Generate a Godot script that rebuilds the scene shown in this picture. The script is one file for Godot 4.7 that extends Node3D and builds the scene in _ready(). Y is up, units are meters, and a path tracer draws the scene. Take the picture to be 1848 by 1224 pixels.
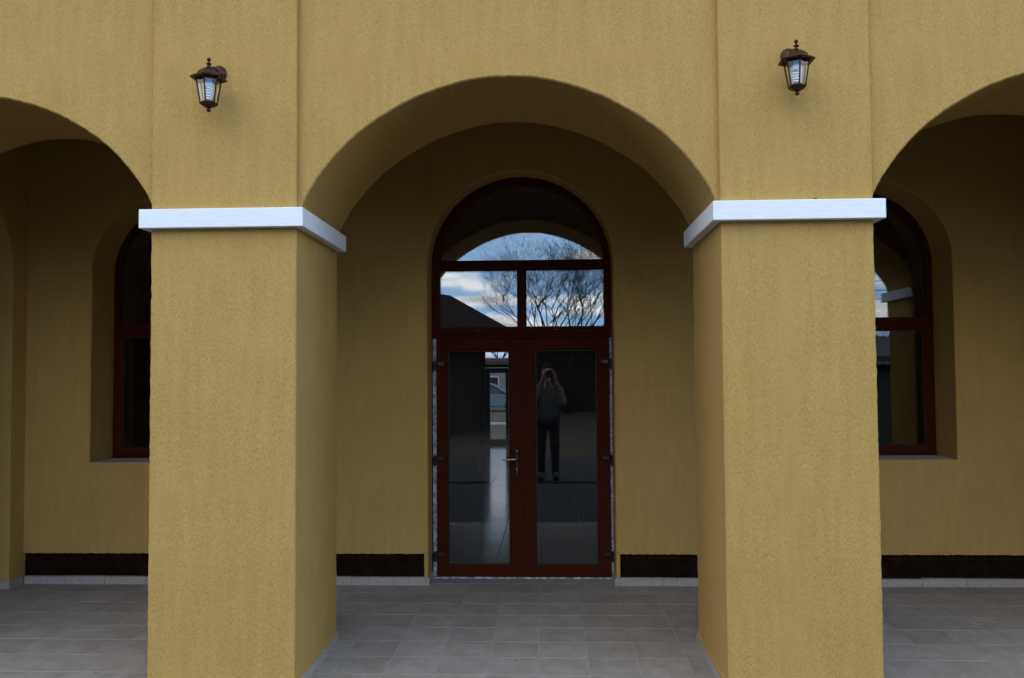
extends Node3D
# An arcaded portico in ochre plaster: two square piers with white bands, three flat arches, and behind them
# the back wall with an arched glazed double door and two arched window niches.
# Metres. z = 0 is the face of the back wall, +z comes towards the viewer, y = 0 is the portico floor.

const ZF := 2.3387      # face of the piers
const ZS := 2.303       # face of the wall between the pilaster strips
const ZB := 1.4544      # back of the piers
const YC0 := 2.4333     # white band, underside
const YC1 := 2.5343     # white band, top: the arches spring here
const ZD := -0.24       # face of the fixed door frame
const ZW := -0.36       # face of the window frames
const PIERS := [[-4.855, -4.075], [-2.0853, -1.3026], [0.9256, 1.7054], [3.855, 4.635]]
const TILE_X := 0.285
const TILE_Z := 0.297

var rng := RandomNumberGenerator.new()
var wobble := FastNoiseLite.new()
var M := {}
var building: Node3D


# ------------------------------------------------------------------ small helpers
func tool() -> SurfaceTool:
	var st := SurfaceTool.new()
	st.begin(Mesh.PRIMITIVE_TRIANGLES)
	return st


func vert(st: SurfaceTool, p: Vector3, n: Vector3) -> void:
	st.set_normal(n)
	st.add_vertex(p)


func tri(st: SurfaceTool, a: Vector3, b: Vector3, c: Vector3, na: Vector3, nb: Vector3, nc: Vector3) -> void:
	if (b - a).cross(c - a).dot(na + nb + nc) > 0.0:
		vert(st, a, na); vert(st, c, nc); vert(st, b, nb)
	else:
		vert(st, a, na); vert(st, b, nb); vert(st, c, nc)


func quad(st: SurfaceTool, a: Vector3, b: Vector3, c: Vector3, d: Vector3, n: Vector3) -> void:
	tri(st, a, b, c, n, n, n)
	tri(st, a, c, d, n, n, n)


func quad_smooth(st: SurfaceTool, a: Vector3, b: Vector3, c: Vector3, d: Vector3, na: Vector3, nb: Vector3, nc: Vector3, nd: Vector3) -> void:
	tri(st, a, b, c, na, nb, nc)
	tri(st, a, c, d, na, nc, nd)


func box(st: SurfaceTool, lo: Vector3, hi: Vector3, c := 0.0, t := Transform3D()) -> void:
	# a box with chamfered edges
	var m := (lo + hi) * 0.5
	var h := (hi - lo) * 0.5
	c = minf(c, minf(h.x, minf(h.y, h.z)) * 0.9)
	var put := func(p: Vector3) -> Vector3: return t * (m + p)
	for axis in 3:
		var u := (axis + 1) % 3
		var v := (axis + 2) % 3
		for s in [-1.0, 1.0]:
			var n := Vector3.ZERO
			n[axis] = s
			var ring := []
			for k in [[-1, -1], [1, -1], [1, 1], [-1, 1]]:
				var p := Vector3.ZERO
				p[axis] = s * h[axis]
				p[u] = k[0] * (h[u] - c)
				p[v] = k[1] * (h[v] - c)
				ring.append(put.call(p))
			quad(st, ring[0], ring[1], ring[2], ring[3], (t.basis * n).normalized())
		if c <= 0.0:
			continue
		for su in [-1.0, 1.0]:
			for sv in [-1.0, 1.0]:
				var n := Vector3.ZERO
				n[u] = su
				n[v] = sv
				var ring := []
				for e in [-1.0, 1.0]:
					var p := Vector3.ZERO
					p[axis] = e * (h[axis] - c)
					p[u] = su * h[u]
					p[v] = sv * (h[v] - c)
					var q := p
					q[u] = su * (h[u] - c)
					q[v] = sv * h[v]
					ring.append_array([p, q] if e < 0 else [q, p])
				quad(st, put.call(ring[0]), put.call(ring[1]), put.call(ring[2]), put.call(ring[3]), (t.basis * n).normalized())
	if c > 0.0:
		for sx in [-1.0, 1.0]:
			for sy in [-1.0, 1.0]:
				for sz in [-1.0, 1.0]:
					var s := Vector3(sx, sy, sz)
					var n := (t.basis * s).normalized()
					var i := h - Vector3(c, c, c)
					tri(st, put.call(s * Vector3(h.x, i.y, i.z)), put.call(s * Vector3(i.x, h.y, i.z)), put.call(s * Vector3(i.x, i.y, h.z)), n, n, n)


func tube(st: SurfaceTool, pts: PackedVector3Array, radii: PackedFloat32Array, sides := 8) -> void:
	var before := PackedVector3Array()
	var before_n := PackedVector3Array()
	var side := Vector3.ZERO
	for i in pts.size():
		var along := (pts[mini(i + 1, pts.size() - 1)] - pts[maxi(i - 1, 0)]).normalized()
		if side == Vector3.ZERO:
			side = along.cross(Vector3.UP if absf(along.y) < 0.9 else Vector3.RIGHT).normalized()
		side = (side - along * side.dot(along)).normalized()
		var other := along.cross(side)
		var ring := PackedVector3Array()
		var ring_n := PackedVector3Array()
		for k in sides:
			var a := TAU * k / sides
			var n := side * cos(a) + other * sin(a)
			ring.append(pts[i] + n * radii[i])
			ring_n.append(n)
		if i:
			for k in sides:
				var j := (k + 1) % sides
				quad_smooth(st, before[k], before[j], ring[j], ring[k], before_n[k], before_n[j], ring_n[j], ring_n[k])
		before = ring
		before_n = ring_n
		if i == 0 or i == pts.size() - 1:
			var n := -along if i == 0 else along
			for k in range(1, sides - 1):
				tri(st, ring[0], ring[k], ring[k + 1], n, n, n)


func lathe(st: SurfaceTool, profile: Array, sides: int, t := Transform3D(), flat := false, turn := 0.0) -> void:
	# profile of [radius, height] turned about y
	for i in range(1, profile.size()):
		var r0: float = profile[i - 1][0]
		var y0: float = profile[i - 1][1]
		var r1: float = profile[i][0]
		var y1: float = profile[i][1]
		var slope := Vector2(y1 - y0, r0 - r1).normalized()
		for k in sides:
			var a := TAU * k / sides + turn
			var b := TAU * (k + 1) / sides + turn
			var da := Vector3(sin(a), 0, cos(a))
			var db := Vector3(sin(b), 0, cos(b))
			var dm := ((da + db) * 0.5).normalized()
			var na := (t.basis * ((dm if flat else da) * slope.x + Vector3.UP * slope.y)).normalized()
			var nb := (t.basis * ((dm if flat else db) * slope.x + Vector3.UP * slope.y)).normalized()
			quad_smooth(st, t * (da * r0 + Vector3.UP * y0), t * (db * r0 + Vector3.UP * y0), t * (db * r1 + Vector3.UP * y1), t * (da * r1 + Vector3.UP * y1), na, nb, nb, na)


func put(called: String, st: SurfaceTool, m: Material, parent: Node) -> MeshInstance3D:
	return put_mesh(called, st.commit(), m, parent)


func put_mesh(called: String, mesh: Mesh, m: Material, parent: Node) -> MeshInstance3D:
	var o := MeshInstance3D.new()
	o.name = called
	o.mesh = mesh
	o.material_override = m
	parent.add_child(o, true)
	return o


func group_node(called: String, parent: Node, at := Vector3.ZERO) -> Node3D:
	var o := Node3D.new()
	o.name = called
	o.position = at
	parent.add_child(o, true)
	return o


func tag(o: Node, label: String, category: String, group := "") -> void:
	o.set_meta("label", label)
	o.set_meta("category", category)
	if group:
		o.set_meta("group", group)


func structure(o: Node, label := "") -> void:
	o.set_meta("kind", "structure")
	if label:
		o.set_meta("label", label)


# ------------------------------------------------------------------ materials
func lin(r: float, g: float, b: float) -> Color:
	return Color(r, g, b).linear_to_srgb()


func plain(c: Color, rough := 0.8, metal := 0.0) -> StandardMaterial3D:
	var m := StandardMaterial3D.new()
	m.albedo_color = c
	m.roughness = rough
	m.metallic = metal
	return m


func noise_bytes(w: int, h: int, freq: float, octaves: int, the_seed: int, kind := FastNoiseLite.TYPE_SIMPLEX_SMOOTH, out_w := 0, out_h := 0) -> PackedByteArray:
	var n := FastNoiseLite.new()
	n.noise_type = kind
	n.frequency = freq
	n.seed = the_seed
	n.fractal_type = FastNoiseLite.FRACTAL_FBM if octaves > 1 else FastNoiseLite.FRACTAL_NONE
	n.fractal_octaves = octaves
	var im := n.get_seamless_image(w, h)
	im.convert(Image.FORMAT_L8)
	if out_w:
		im.resize(out_w, out_h, Image.INTERPOLATE_CUBIC)
	return im.get_data()


func grey_texture(data: PackedByteArray, w: int, h: int) -> ImageTexture:
	return ImageTexture.create_from_image(Image.create_from_data(w, h, false, Image.FORMAT_L8, data))


func blend_texture(layers: Array, n: int, a: Color, b: Color) -> ImageTexture:
	# layers of [bytes, weight]: their weighted mean picks a colour between a and b
	var data := PackedByteArray()
	data.resize(n * n * 3)
	var total := 0.0
	for l in layers:
		total += l[1]
	for i in n * n:
		var v := 0.0
		for l in layers:
			v += l[0][i] * l[1]
		v = clampf((v / total / 255.0 - 0.5) * 1.6 + 0.5, 0.0, 1.0)
		data[i * 3] = int(255.0 * lerpf(a.r, b.r, v))
		data[i * 3 + 1] = int(255.0 * lerpf(a.g, b.g, v))
		data[i * 3 + 2] = int(255.0 * lerpf(a.b, b.b, v))
	return ImageTexture.create_from_image(Image.create_from_data(n, n, false, Image.FORMAT_RGB8, data))


func triplanar(m: StandardMaterial3D, size: float) -> void:
	m.uv1_triplanar = true
	m.uv1_world_triplanar = true
	m.uv1_triplanar_sharpness = 8.0
	m.uv1_scale = Vector3.ONE / size


func make_materials() -> void:
	# scratched plaster: fine grain drawn out upright by the float, and broad uneven colour
	var n := 1024
	var grain := noise_bytes(1024, 420, 0.26, 2, 11, FastNoiseLite.TYPE_SIMPLEX_SMOOTH, n, n)
	var streak := noise_bytes(1024, 128, 0.03, 4, 12, FastNoiseLite.TYPE_SIMPLEX_SMOOTH, n, n)
	var cloud := noise_bytes(256, 256, 0.02, 4, 13, FastNoiseLite.TYPE_SIMPLEX_SMOOTH, n, n)
	var pits := noise_bytes(1024, 420, 0.15, 3, 14, FastNoiseLite.TYPE_SIMPLEX_SMOOTH, n, n)
	var stucco := StandardMaterial3D.new()
	stucco.albedo_texture = blend_texture([[grain, 1.6], [streak, 0.8], [cloud, 0.35], [pits, 0.8]], n, lin(0.365, 0.222, 0.062), lin(0.505, 0.325, 0.108))
	stucco.roughness = 0.95
	stucco.metallic_specular = 0.25
	var relief := PackedByteArray()
	relief.resize(n * n)
	# sand grain, and short upright grooves where the float has dragged a grain along
	var drag := noise_bytes(1024, 256, 0.17, 2, 15, FastNoiseLite.TYPE_SIMPLEX_SMOOTH, n, n)
	for i in n * n:
		relief[i] = clampi(int(grain[i] * 0.45 + 130.0 - 1.5 * maxf(0.0, 105.0 - drag[i]) - 0.8 * maxf(0.0, 90.0 - pits[i])), 0, 255)
	stucco.heightmap_enabled = true
	stucco.heightmap_texture = grey_texture(relief, n, n)
	stucco.heightmap_scale = 0.42
	triplanar(stucco, 2.3)
	M.stucco = stucco

	var n2 := 512
	var fine := noise_bytes(512, 512, 0.12, 3, 21)
	var soft := noise_bytes(512, 512, 0.012, 5, 22)
	var mid := noise_bytes(512, 512, 0.035, 4, 23)
	var streaks_x := noise_bytes(128, 512, 0.05, 3, 24, FastNoiseLite.TYPE_SIMPLEX_SMOOTH, n2, n2)

	var white := StandardMaterial3D.new()
	white.albedo_texture = blend_texture([[fine, 0.6], [streaks_x, 1.0], [soft, 0.6]], n2, lin(0.74, 0.75, 0.76), lin(0.82, 0.82, 0.82))
	white.roughness = 0.6
	white.heightmap_enabled = true
	white.heightmap_texture = grey_texture(streaks_x, n2, n2)
	white.heightmap_scale = 0.05
	triplanar(white, 0.7)
	M.white = white

	# floor tiles: clouded grey stoneware with dusty patches, in three tones
	M.tiles = []
	for k in 3:
		var t := StandardMaterial3D.new()
		var d: float = [0.95, 1.0, 1.05][k]
		t.albedo_texture = blend_texture([[fine, 0.5], [mid, 0.8], [soft, 1.4]], n2, lin(0.205 * d, 0.167 * d, 0.136 * d), lin(0.290 * d, 0.250 * d, 0.216 * d))
		t.roughness = 0.62
		t.metallic_specular = 0.4
		t.heightmap_enabled = true
		t.heightmap_texture = grey_texture(fine, n2, n2)
		t.heightmap_scale = 0.04
		triplanar(t, 1.37)
		t.uv1_offset = Vector3(0.31 * k, 0.17 * k, 0.23 * k)
		M.tiles.append(t)
	var grout := StandardMaterial3D.new()
	grout.albedo_texture = blend_texture([[fine, 1.0], [mid, 1.0]], n2, lin(0.23, 0.20, 0.175), lin(0.33, 0.295, 0.265))
	grout.roughness = 0.95
	triplanar(grout, 0.9)
	M.grout = grout
	var skirt := StandardMaterial3D.new()
	skirt.albedo_texture = blend_texture([[fine, 1.0], [mid, 0.4]], n2, lin(0.25, 0.215, 0.185), lin(0.46, 0.41, 0.365))
	skirt.roughness = 0.7
	triplanar(skirt, 0.8)
	M.skirt = skirt
	var plinth := StandardMaterial3D.new()
	plinth.albedo_texture = blend_texture([[fine, 1.0], [soft, 1.0]], n2, lin(0.008, 0.004, 0.0025), lin(0.022, 0.012, 0.007))
	plinth.roughness = 0.95
	plinth.metallic_specular = 0.1
	triplanar(plinth, 1.1)
	M.plinth = plinth

	# foil-covered window profile, red-brown with a faint grain
	var pvc := StandardMaterial3D.new()
	pvc.albedo_texture = blend_texture([[streaks_x, 1.0], [fine, 0.35], [soft, 0.5]], n2, lin(0.040, 0.0085, 0.0040), lin(0.068, 0.0155, 0.0075))
	pvc.roughness = 0.6
	pvc.metallic_specular = 0.12
	triplanar(pvc, 0.55)
	M.pvc = pvc
	M.gasket = plain(lin(0.008, 0.008, 0.009), 0.6)
	M.black = plain(lin(0.010, 0.010, 0.011), 0.35)
	var steel := plain(lin(0.30, 0.27, 0.24), 0.4, 1.0)
	M.steel = steel
	var glass := StandardMaterial3D.new()
	glass.transparency = BaseMaterial3D.TRANSPARENCY_ALPHA
	glass.albedo_color = Color(0.85, 0.92, 0.95, 0.0)
	glass.roughness = 0.0
	glass.metallic_specular = 0.5
	M.glass = glass
	var tinted := StandardMaterial3D.new()
	tinted.transparency = BaseMaterial3D.TRANSPARENCY_ALPHA
	tinted.albedo_color = Color(0.05, 0.06, 0.06, 0.5)
	tinted.roughness = 0.05
	M.tinted = tinted
	var foam := StandardMaterial3D.new()
	foam.albedo_texture = blend_texture([[fine, 0.7], [mid, 1.0]], n2, lin(0.06, 0.07, 0.085), lin(0.70, 0.72, 0.74))
	foam.roughness = 0.9
	triplanar(foam, 0.8)
	M.foam = foam

	# lantern: dark bronze rubbed through to copper
	var bronze := StandardMaterial3D.new()
	bronze.albedo_texture = blend_texture([[fine, 0.7], [mid, 1.2]], n2, lin(0.003, 0.002, 0.0015), lin(0.13, 0.045, 0.022))
	bronze.metallic = 0.65
	bronze.roughness = 0.38
	triplanar(bronze, 0.22)
	M.bronze = bronze
	var bulb := plain(lin(0.82, 0.84, 0.86), 0.25)
	M.bulb = bulb
	M.bulb_cap = plain(lin(0.62, 0.70, 0.78), 0.4)

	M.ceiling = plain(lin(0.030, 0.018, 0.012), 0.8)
	M.hall_wall = plain(lin(0.26, 0.23, 0.17), 0.9)
	M.hall_ceiling = plain(lin(0.42, 0.40, 0.36), 0.9)
	M.hall_tiles = []
	for k in 2:
		var t := StandardMaterial3D.new()
		t.albedo_texture = blend_texture([[streaks_x, 1.0], [mid, 0.6]], n2, lin(0.045, 0.045, 0.046), lin(0.085 + 0.02 * k, 0.083 + 0.02 * k, 0.08 + 0.02 * k))
		t.roughness = 0.14
		t.metallic_specular = 0.6
		triplanar(t, 0.9)
		M.hall_tiles.append(t)
	M.hall_grout = plain(lin(0.02, 0.02, 0.02), 0.9)

	var concrete := StandardMaterial3D.new()
	concrete.albedo_texture = blend_texture([[fine, 0.6], [soft, 1.2], [mid, 0.7]], n2, lin(0.026, 0.026, 0.027), lin(0.050, 0.050, 0.049))
	concrete.roughness = 0.9
	triplanar(concrete, 2.1)
	M.concrete = concrete
	var soil := StandardMaterial3D.new()
	soil.albedo_texture = blend_texture([[fine, 1.0], [soft, 1.0], [mid, 1.0]], n2, lin(0.035, 0.028, 0.018), lin(0.15, 0.115, 0.07))
	soil.roughness = 1.0
	triplanar(soil, 3.7)
	M.soil = soil
	M.asphalt = plain(lin(0.035, 0.035, 0.037), 0.9)
	var bark := StandardMaterial3D.new()
	bark.albedo_texture = blend_texture([[fine, 1.0], [mid, 1.0]], n2, lin(0.02, 0.016, 0.012), lin(0.075, 0.06, 0.048))
	bark.roughness = 0.95
	triplanar(bark, 0.6)
	M.bark = bark
	M.roof_dark = plain(lin(0.020, 0.014, 0.012), 1.0)
	M.roof_dark.metallic_specular = 0.1
	M.house_wall = plain(lin(0.05, 0.045, 0.04), 0.9)
	M.grey_wall = plain(lin(0.30, 0.28, 0.27), 0.9)
	M.brick_wall = plain(lin(0.16, 0.075, 0.05), 0.9)
	M.white_paint = plain(lin(0.75, 0.75, 0.75), 0.6)
	M.asbestos = plain(lin(0.10, 0.105, 0.115), 0.9)
	M.dark_glass = plain(lin(0.02, 0.025, 0.03), 0.1)
	M.car_paint = plain(lin(0.17, 0.24, 0.31), 0.3)
	M.car_paint.clearcoat_enabled = true
	M.car_paint.clearcoat = 0.8
	M.rubber = plain(lin(0.015, 0.015, 0.015), 0.9)
	M.skin = plain(lin(0.45, 0.27, 0.19), 0.6)
	M.shirt = plain(lin(0.16, 0.18, 0.19), 0.95)
	M.trousers = plain(lin(0.03, 0.035, 0.045), 0.95)
	M.hair = plain(lin(0.02, 0.014, 0.01), 0.7)
	M.grit = plain(lin(0.05, 0.04, 0.032), 0.95)
	M.wood_pole = plain(lin(0.07, 0.06, 0.05), 0.95)


# ------------------------------------------------------------------ sky, sun, camera
func make_view() -> void:
	var cam := Camera3D.new()
	cam.name = "camera"
	var yaw := 0.0426
	var pitch := 0.0404
	var roll := 0.0067
	var fwd := Vector3(-sin(yaw), 0, -cos(yaw))
	var right := Vector3(cos(yaw), 0, -sin(yaw))
	var ahead := fwd * cos(pitch) + Vector3.UP * sin(pitch)
	var up := Vector3.UP * cos(pitch) - fwd * sin(pitch)
	cam.transform = Transform3D(Basis(right * cos(roll) - up * sin(roll), right * sin(roll) + up * cos(roll), -ahead), Vector3(0.0301, 1.65, 6.8617))
	cam.fov = rad_to_deg(2.0 * atan(612.0 / 1568.54))
	cam.near = 0.02
	cam.far = 600.0
	add_child(cam)
	cam.current = true

	var env := Environment.new()
	env.background_mode = Environment.BG_SKY
	var sky := Sky.new()
	var pano := PanoramaSkyMaterial.new()
	pano.panorama = sky_picture()
	sky.sky_material = pano
	env.sky = sky
	env.tonemap_mode = Environment.TONE_MAPPER_LINEAR
	env.tonemap_exposure = 1.16
	env.sdfgi_enabled = true
	env.ssao_enabled = true
	env.ssil_enabled = true
	var world := WorldEnvironment.new()
	world.name = "world"
	world.environment = env
	add_child(world)

	# the sun stands behind the building, veiled by cloud
	var sun := DirectionalLight3D.new()
	sun.name = "sun"
	sun.light_energy = 0.2
	sun.light_angular_distance = 14.0
	sun.light_color = Color(1.0, 0.96, 0.9)
	sun.shadow_enabled = true
	sun.look_at_from_position(Vector3(-6, 12, -14), Vector3.ZERO)
	add_child(sun)


func sky_picture() -> ImageTexture:
	# broken cloud on a layer overhead: streaks towards the horizon, grey-blue above
	var w := 2048
	var h := 1024
	var big := FastNoiseLite.new()
	big.noise_type = FastNoiseLite.TYPE_SIMPLEX_SMOOTH
	big.seed = 5
	big.frequency = 0.46
	big.fractal_octaves = 6
	big.fractal_gain = 0.55
	var thin := FastNoiseLite.new()
	thin.noise_type = FastNoiseLite.TYPE_SIMPLEX_SMOOTH
	thin.seed = 9
	thin.frequency = 0.5
	thin.fractal_octaves = 5
	var data := PackedFloat32Array()
	data.resize(w * h * 3)
	for y in h:
		var e := (0.5 - (y + 0.5) / h) * PI
		for x in w:
			var at := (y * w + x) * 3
			if e <= 0.0:
				data[at] = 0.25; data[at + 1] = 0.26; data[at + 2] = 0.28
				continue
			var a := TAU * x / w
			var d := 1.0 / tan(e + 0.028)
			var px := cos(a) * d
			var py := sin(a) * d
			var v := big.get_noise_2d(px, py) + 0.30 * thin.get_noise_2d(px * 0.6, py * 0.6)
			var lit := thin.get_noise_2d(px + 40.0, py * 1.0 + 17.0)
			var cover := smoothstep(-0.03, 0.18, v)
			var low := exp(-e / 0.22)
			# blue between the clouds, paler towards the horizon
			var r := lerpf(1.15, 0.74, low)
			var g := lerpf(1.65, 1.52, low)
			var b := lerpf(2.4, 2.6, low)
			# clouds: white rims and low banks, greyer bellies overhead
			var thick := smoothstep(0.16, 0.55, v)
			var bright := lerpf(3.1, 3.3, low) * (1.0 - 0.5 * thick) * (1.0 + 0.4 * lit)
			r = lerpf(r, bright * 0.96, cover)
			g = lerpf(g, bright * 1.0, cover)
			b = lerpf(b, bright * 1.04, cover)
			data[at] = r; data[at + 1] = g; data[at + 2] = b
	return ImageTexture.create_from_image(Image.create_from_data(w, h, false, Image.FORMAT_RGBF, data.to_byte_array()))


# ------------------------------------------------------------------ walls with arched openings
func curve_points(pts: Array, per: int) -> PackedVector2Array:
	var out := PackedVector2Array()
	for i in pts.size() - 1:
		var a: Vector2 = pts[maxi(i - 1, 0)]
		var b: Vector2 = pts[i]
		var c: Vector2 = pts[i + 1]
		var d: Vector2 = pts[mini(i + 2, pts.size() - 1)]
		for k in per:
			out.append(b.cubic_interpolate(c, a, d, float(k) / per))
	out.append(pts[-1])
	return out


func flat_arch(mid: float, half: float, spring: float, rise: float) -> PackedVector2Array:
	var table := [[0.0, 1.0], [0.15, 0.984], [0.3, 0.928], [0.45, 0.842], [0.6, 0.714], [0.75, 0.542], [0.88, 0.320], [0.96, 0.135], [1.0, 0.0]]
	var pts := []
	for k in range(table.size() - 1, -1, -1):
		pts.append(Vector2(mid - half * table[k][0], spring + rise * table[k][1]))
	for k in range(1, table.size()):
		pts.append(Vector2(mid + half * table[k][0], spring + rise * table[k][1]))
	return curve_points(pts, 8)


func round_arch(u0: float, u1: float, foot: float, spring: float, rise: float) -> PackedVector2Array:
	var out := PackedVector2Array([Vector2(u0, foot)])
	var steps := 14
	for k in range(1, steps):
		out.append(Vector2(u0, lerpf(foot, spring, float(k) / steps)))
	for k in 49:
		var a := PI * (1.0 - k / 48.0)
		out.append(Vector2((u0 + u1) / 2 + (u1 - u0) / 2 * cos(a), spring + rise * sin(a)))
	for k in range(1, steps):
		out.append(Vector2(u1, lerpf(spring, foot, float(k) / steps)))
	out.append(Vector2(u1, foot))
	return out


func outline_normals(pts: PackedVector2Array) -> PackedVector2Array:
	# pointing out of the opening, into the wall; the outline runs left foot, over the top, right foot
	var out := PackedVector2Array()
	for i in pts.size():
		var t := (pts[mini(i + 1, pts.size() - 1)] - pts[maxi(i - 1, 0)]).normalized()
		out.append(Vector2(-t.y, t.x))
	return out


func rough_outline(pts: PackedVector2Array, amount: float, the_seed: float) -> PackedVector2Array:
	var ns := outline_normals(pts)
	var out := PackedVector2Array()
	for i in pts.size():
		var k := amount * wobble.get_noise_2d(pts[i].x * 60.0 + the_seed, pts[i].y * 60.0)
		if i == 0 or i == pts.size() - 1:
			k = 0.0
		out.append(pts[i] + ns[i] * k)
	return out


# o + u * right + y * up + w * out: a sheet of wall from u0 to u1 and base to top, with openings and their reveals
func wall_sheet(st: SurfaceTool, o: Vector3, right: Vector3, front: Vector3, u0: float, u1: float, base: float, top: float, openings: Array, depth: float, chamfer := 0.006) -> void:
	var at := func(p: Vector2, w: float) -> Vector3: return o + right * p.x + Vector3.UP * p.y + front * w
	var u := u0
	for op in openings:
		var pts: PackedVector2Array = op.pts
		var ns := outline_normals(pts)
		var edge := PackedVector2Array()
		for i in pts.size():
			var q := pts[i] + ns[i] * chamfer
			q.y = maxf(q.y, op.foot)
			edge.append(q)
		quad(st, at.call(Vector2(u, base), 0), at.call(Vector2(edge[0].x, base), 0), at.call(Vector2(edge[0].x, top), 0), at.call(Vector2(u, top), 0), front)
		if op.foot > base + 0.001:
			quad(st, at.call(Vector2(edge[0].x, base), 0), at.call(Vector2(edge[-1].x, base), 0), at.call(Vector2(edge[-1].x, op.foot), 0), at.call(Vector2(edge[0].x, op.foot), 0), front)
		for i in range(1, pts.size()):
			var a := edge[i - 1]
			var b := edge[i]
			if absf(b.x - a.x) > 1e-6:
				quad(st, at.call(a, 0), at.call(b, 0), at.call(Vector2(b.x, top), 0), at.call(Vector2(a.x, top), 0), front)
			if depth > 0.0:
				var na: Vector3 = -(right * ns[i - 1].x + Vector3.UP * ns[i - 1].y)
				var nb: Vector3 = -(right * ns[i].x + Vector3.UP * ns[i].y)
				quad_smooth(st, at.call(pts[i - 1], -chamfer), at.call(pts[i], -chamfer), at.call(pts[i], -depth), at.call(pts[i - 1], -depth), na, nb, nb, na)
				quad_smooth(st, at.call(edge[i - 1], 0), at.call(edge[i], 0), at.call(pts[i], -chamfer), at.call(pts[i - 1], -chamfer), (na + front).normalized(), (nb + front).normalized(), (nb + front).normalized(), (na + front).normalized())
		u = edge[-1].x
	quad(st, at.call(Vector2(u, base), 0), at.call(Vector2(u1, base), 0), at.call(Vector2(u1, top), 0), at.call(Vector2(u, top), 0), front)


# a plastered post with slightly uneven, chamfered upright edges
func rough_post(st: SurfaceTool, x0: float, x1: float, z0: float, z1: float, y0: float, y1: float, chamfer: float, amount: float) -> void:
	var ring := [Vector2(x0 + chamfer, z1), Vector2(x1 - chamfer, z1), Vector2(x1, z1 - chamfer), Vector2(x1, z0 + chamfer), Vector2(x1 - chamfer, z0), Vector2(x0 + chamfer, z0), Vector2(x0, z0 + chamfer), Vector2(x0, z1 - chamfer)]
	var mid := Vector2((x0 + x1) / 2, (z0 + z1) / 2)
	var steps := int((y1 - y0) / 0.022)
	var rows := []
	for s in steps + 1:
		var y := lerpf(y0, y1, float(s) / steps)
		var row := PackedVector3Array()
		for k in 8:
			var p: Vector2 = ring[k]
			var corner := Vector2(signf(p.x - mid.x), signf(p.y - mid.y))
			var j := amount * wobble.get_noise_2d(y * 70.0 + 13.0 * x0, float(k / 2) * 31.0 + x1)
			row.append(Vector3(p.x + corner.x * j, y, p.y + corner.y * j))
		rows.append(row)
	for s in steps:
		for k in 8:
			var j := (k + 1) % 8
			var a: Vector2 = ring[k]
			var b: Vector2 = ring[j]
			var n := Vector3(b.y - a.y, 0, a.x - b.x).normalized()
			if n.dot(Vector3((a.x + b.x) / 2 - mid.x, 0, (a.y + b.y) / 2 - mid.y)) < 0:
				n = -n
			quad(st, rows[s][k], rows[s][j], rows[s + 1][j], rows[s + 1][k], n)


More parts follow.
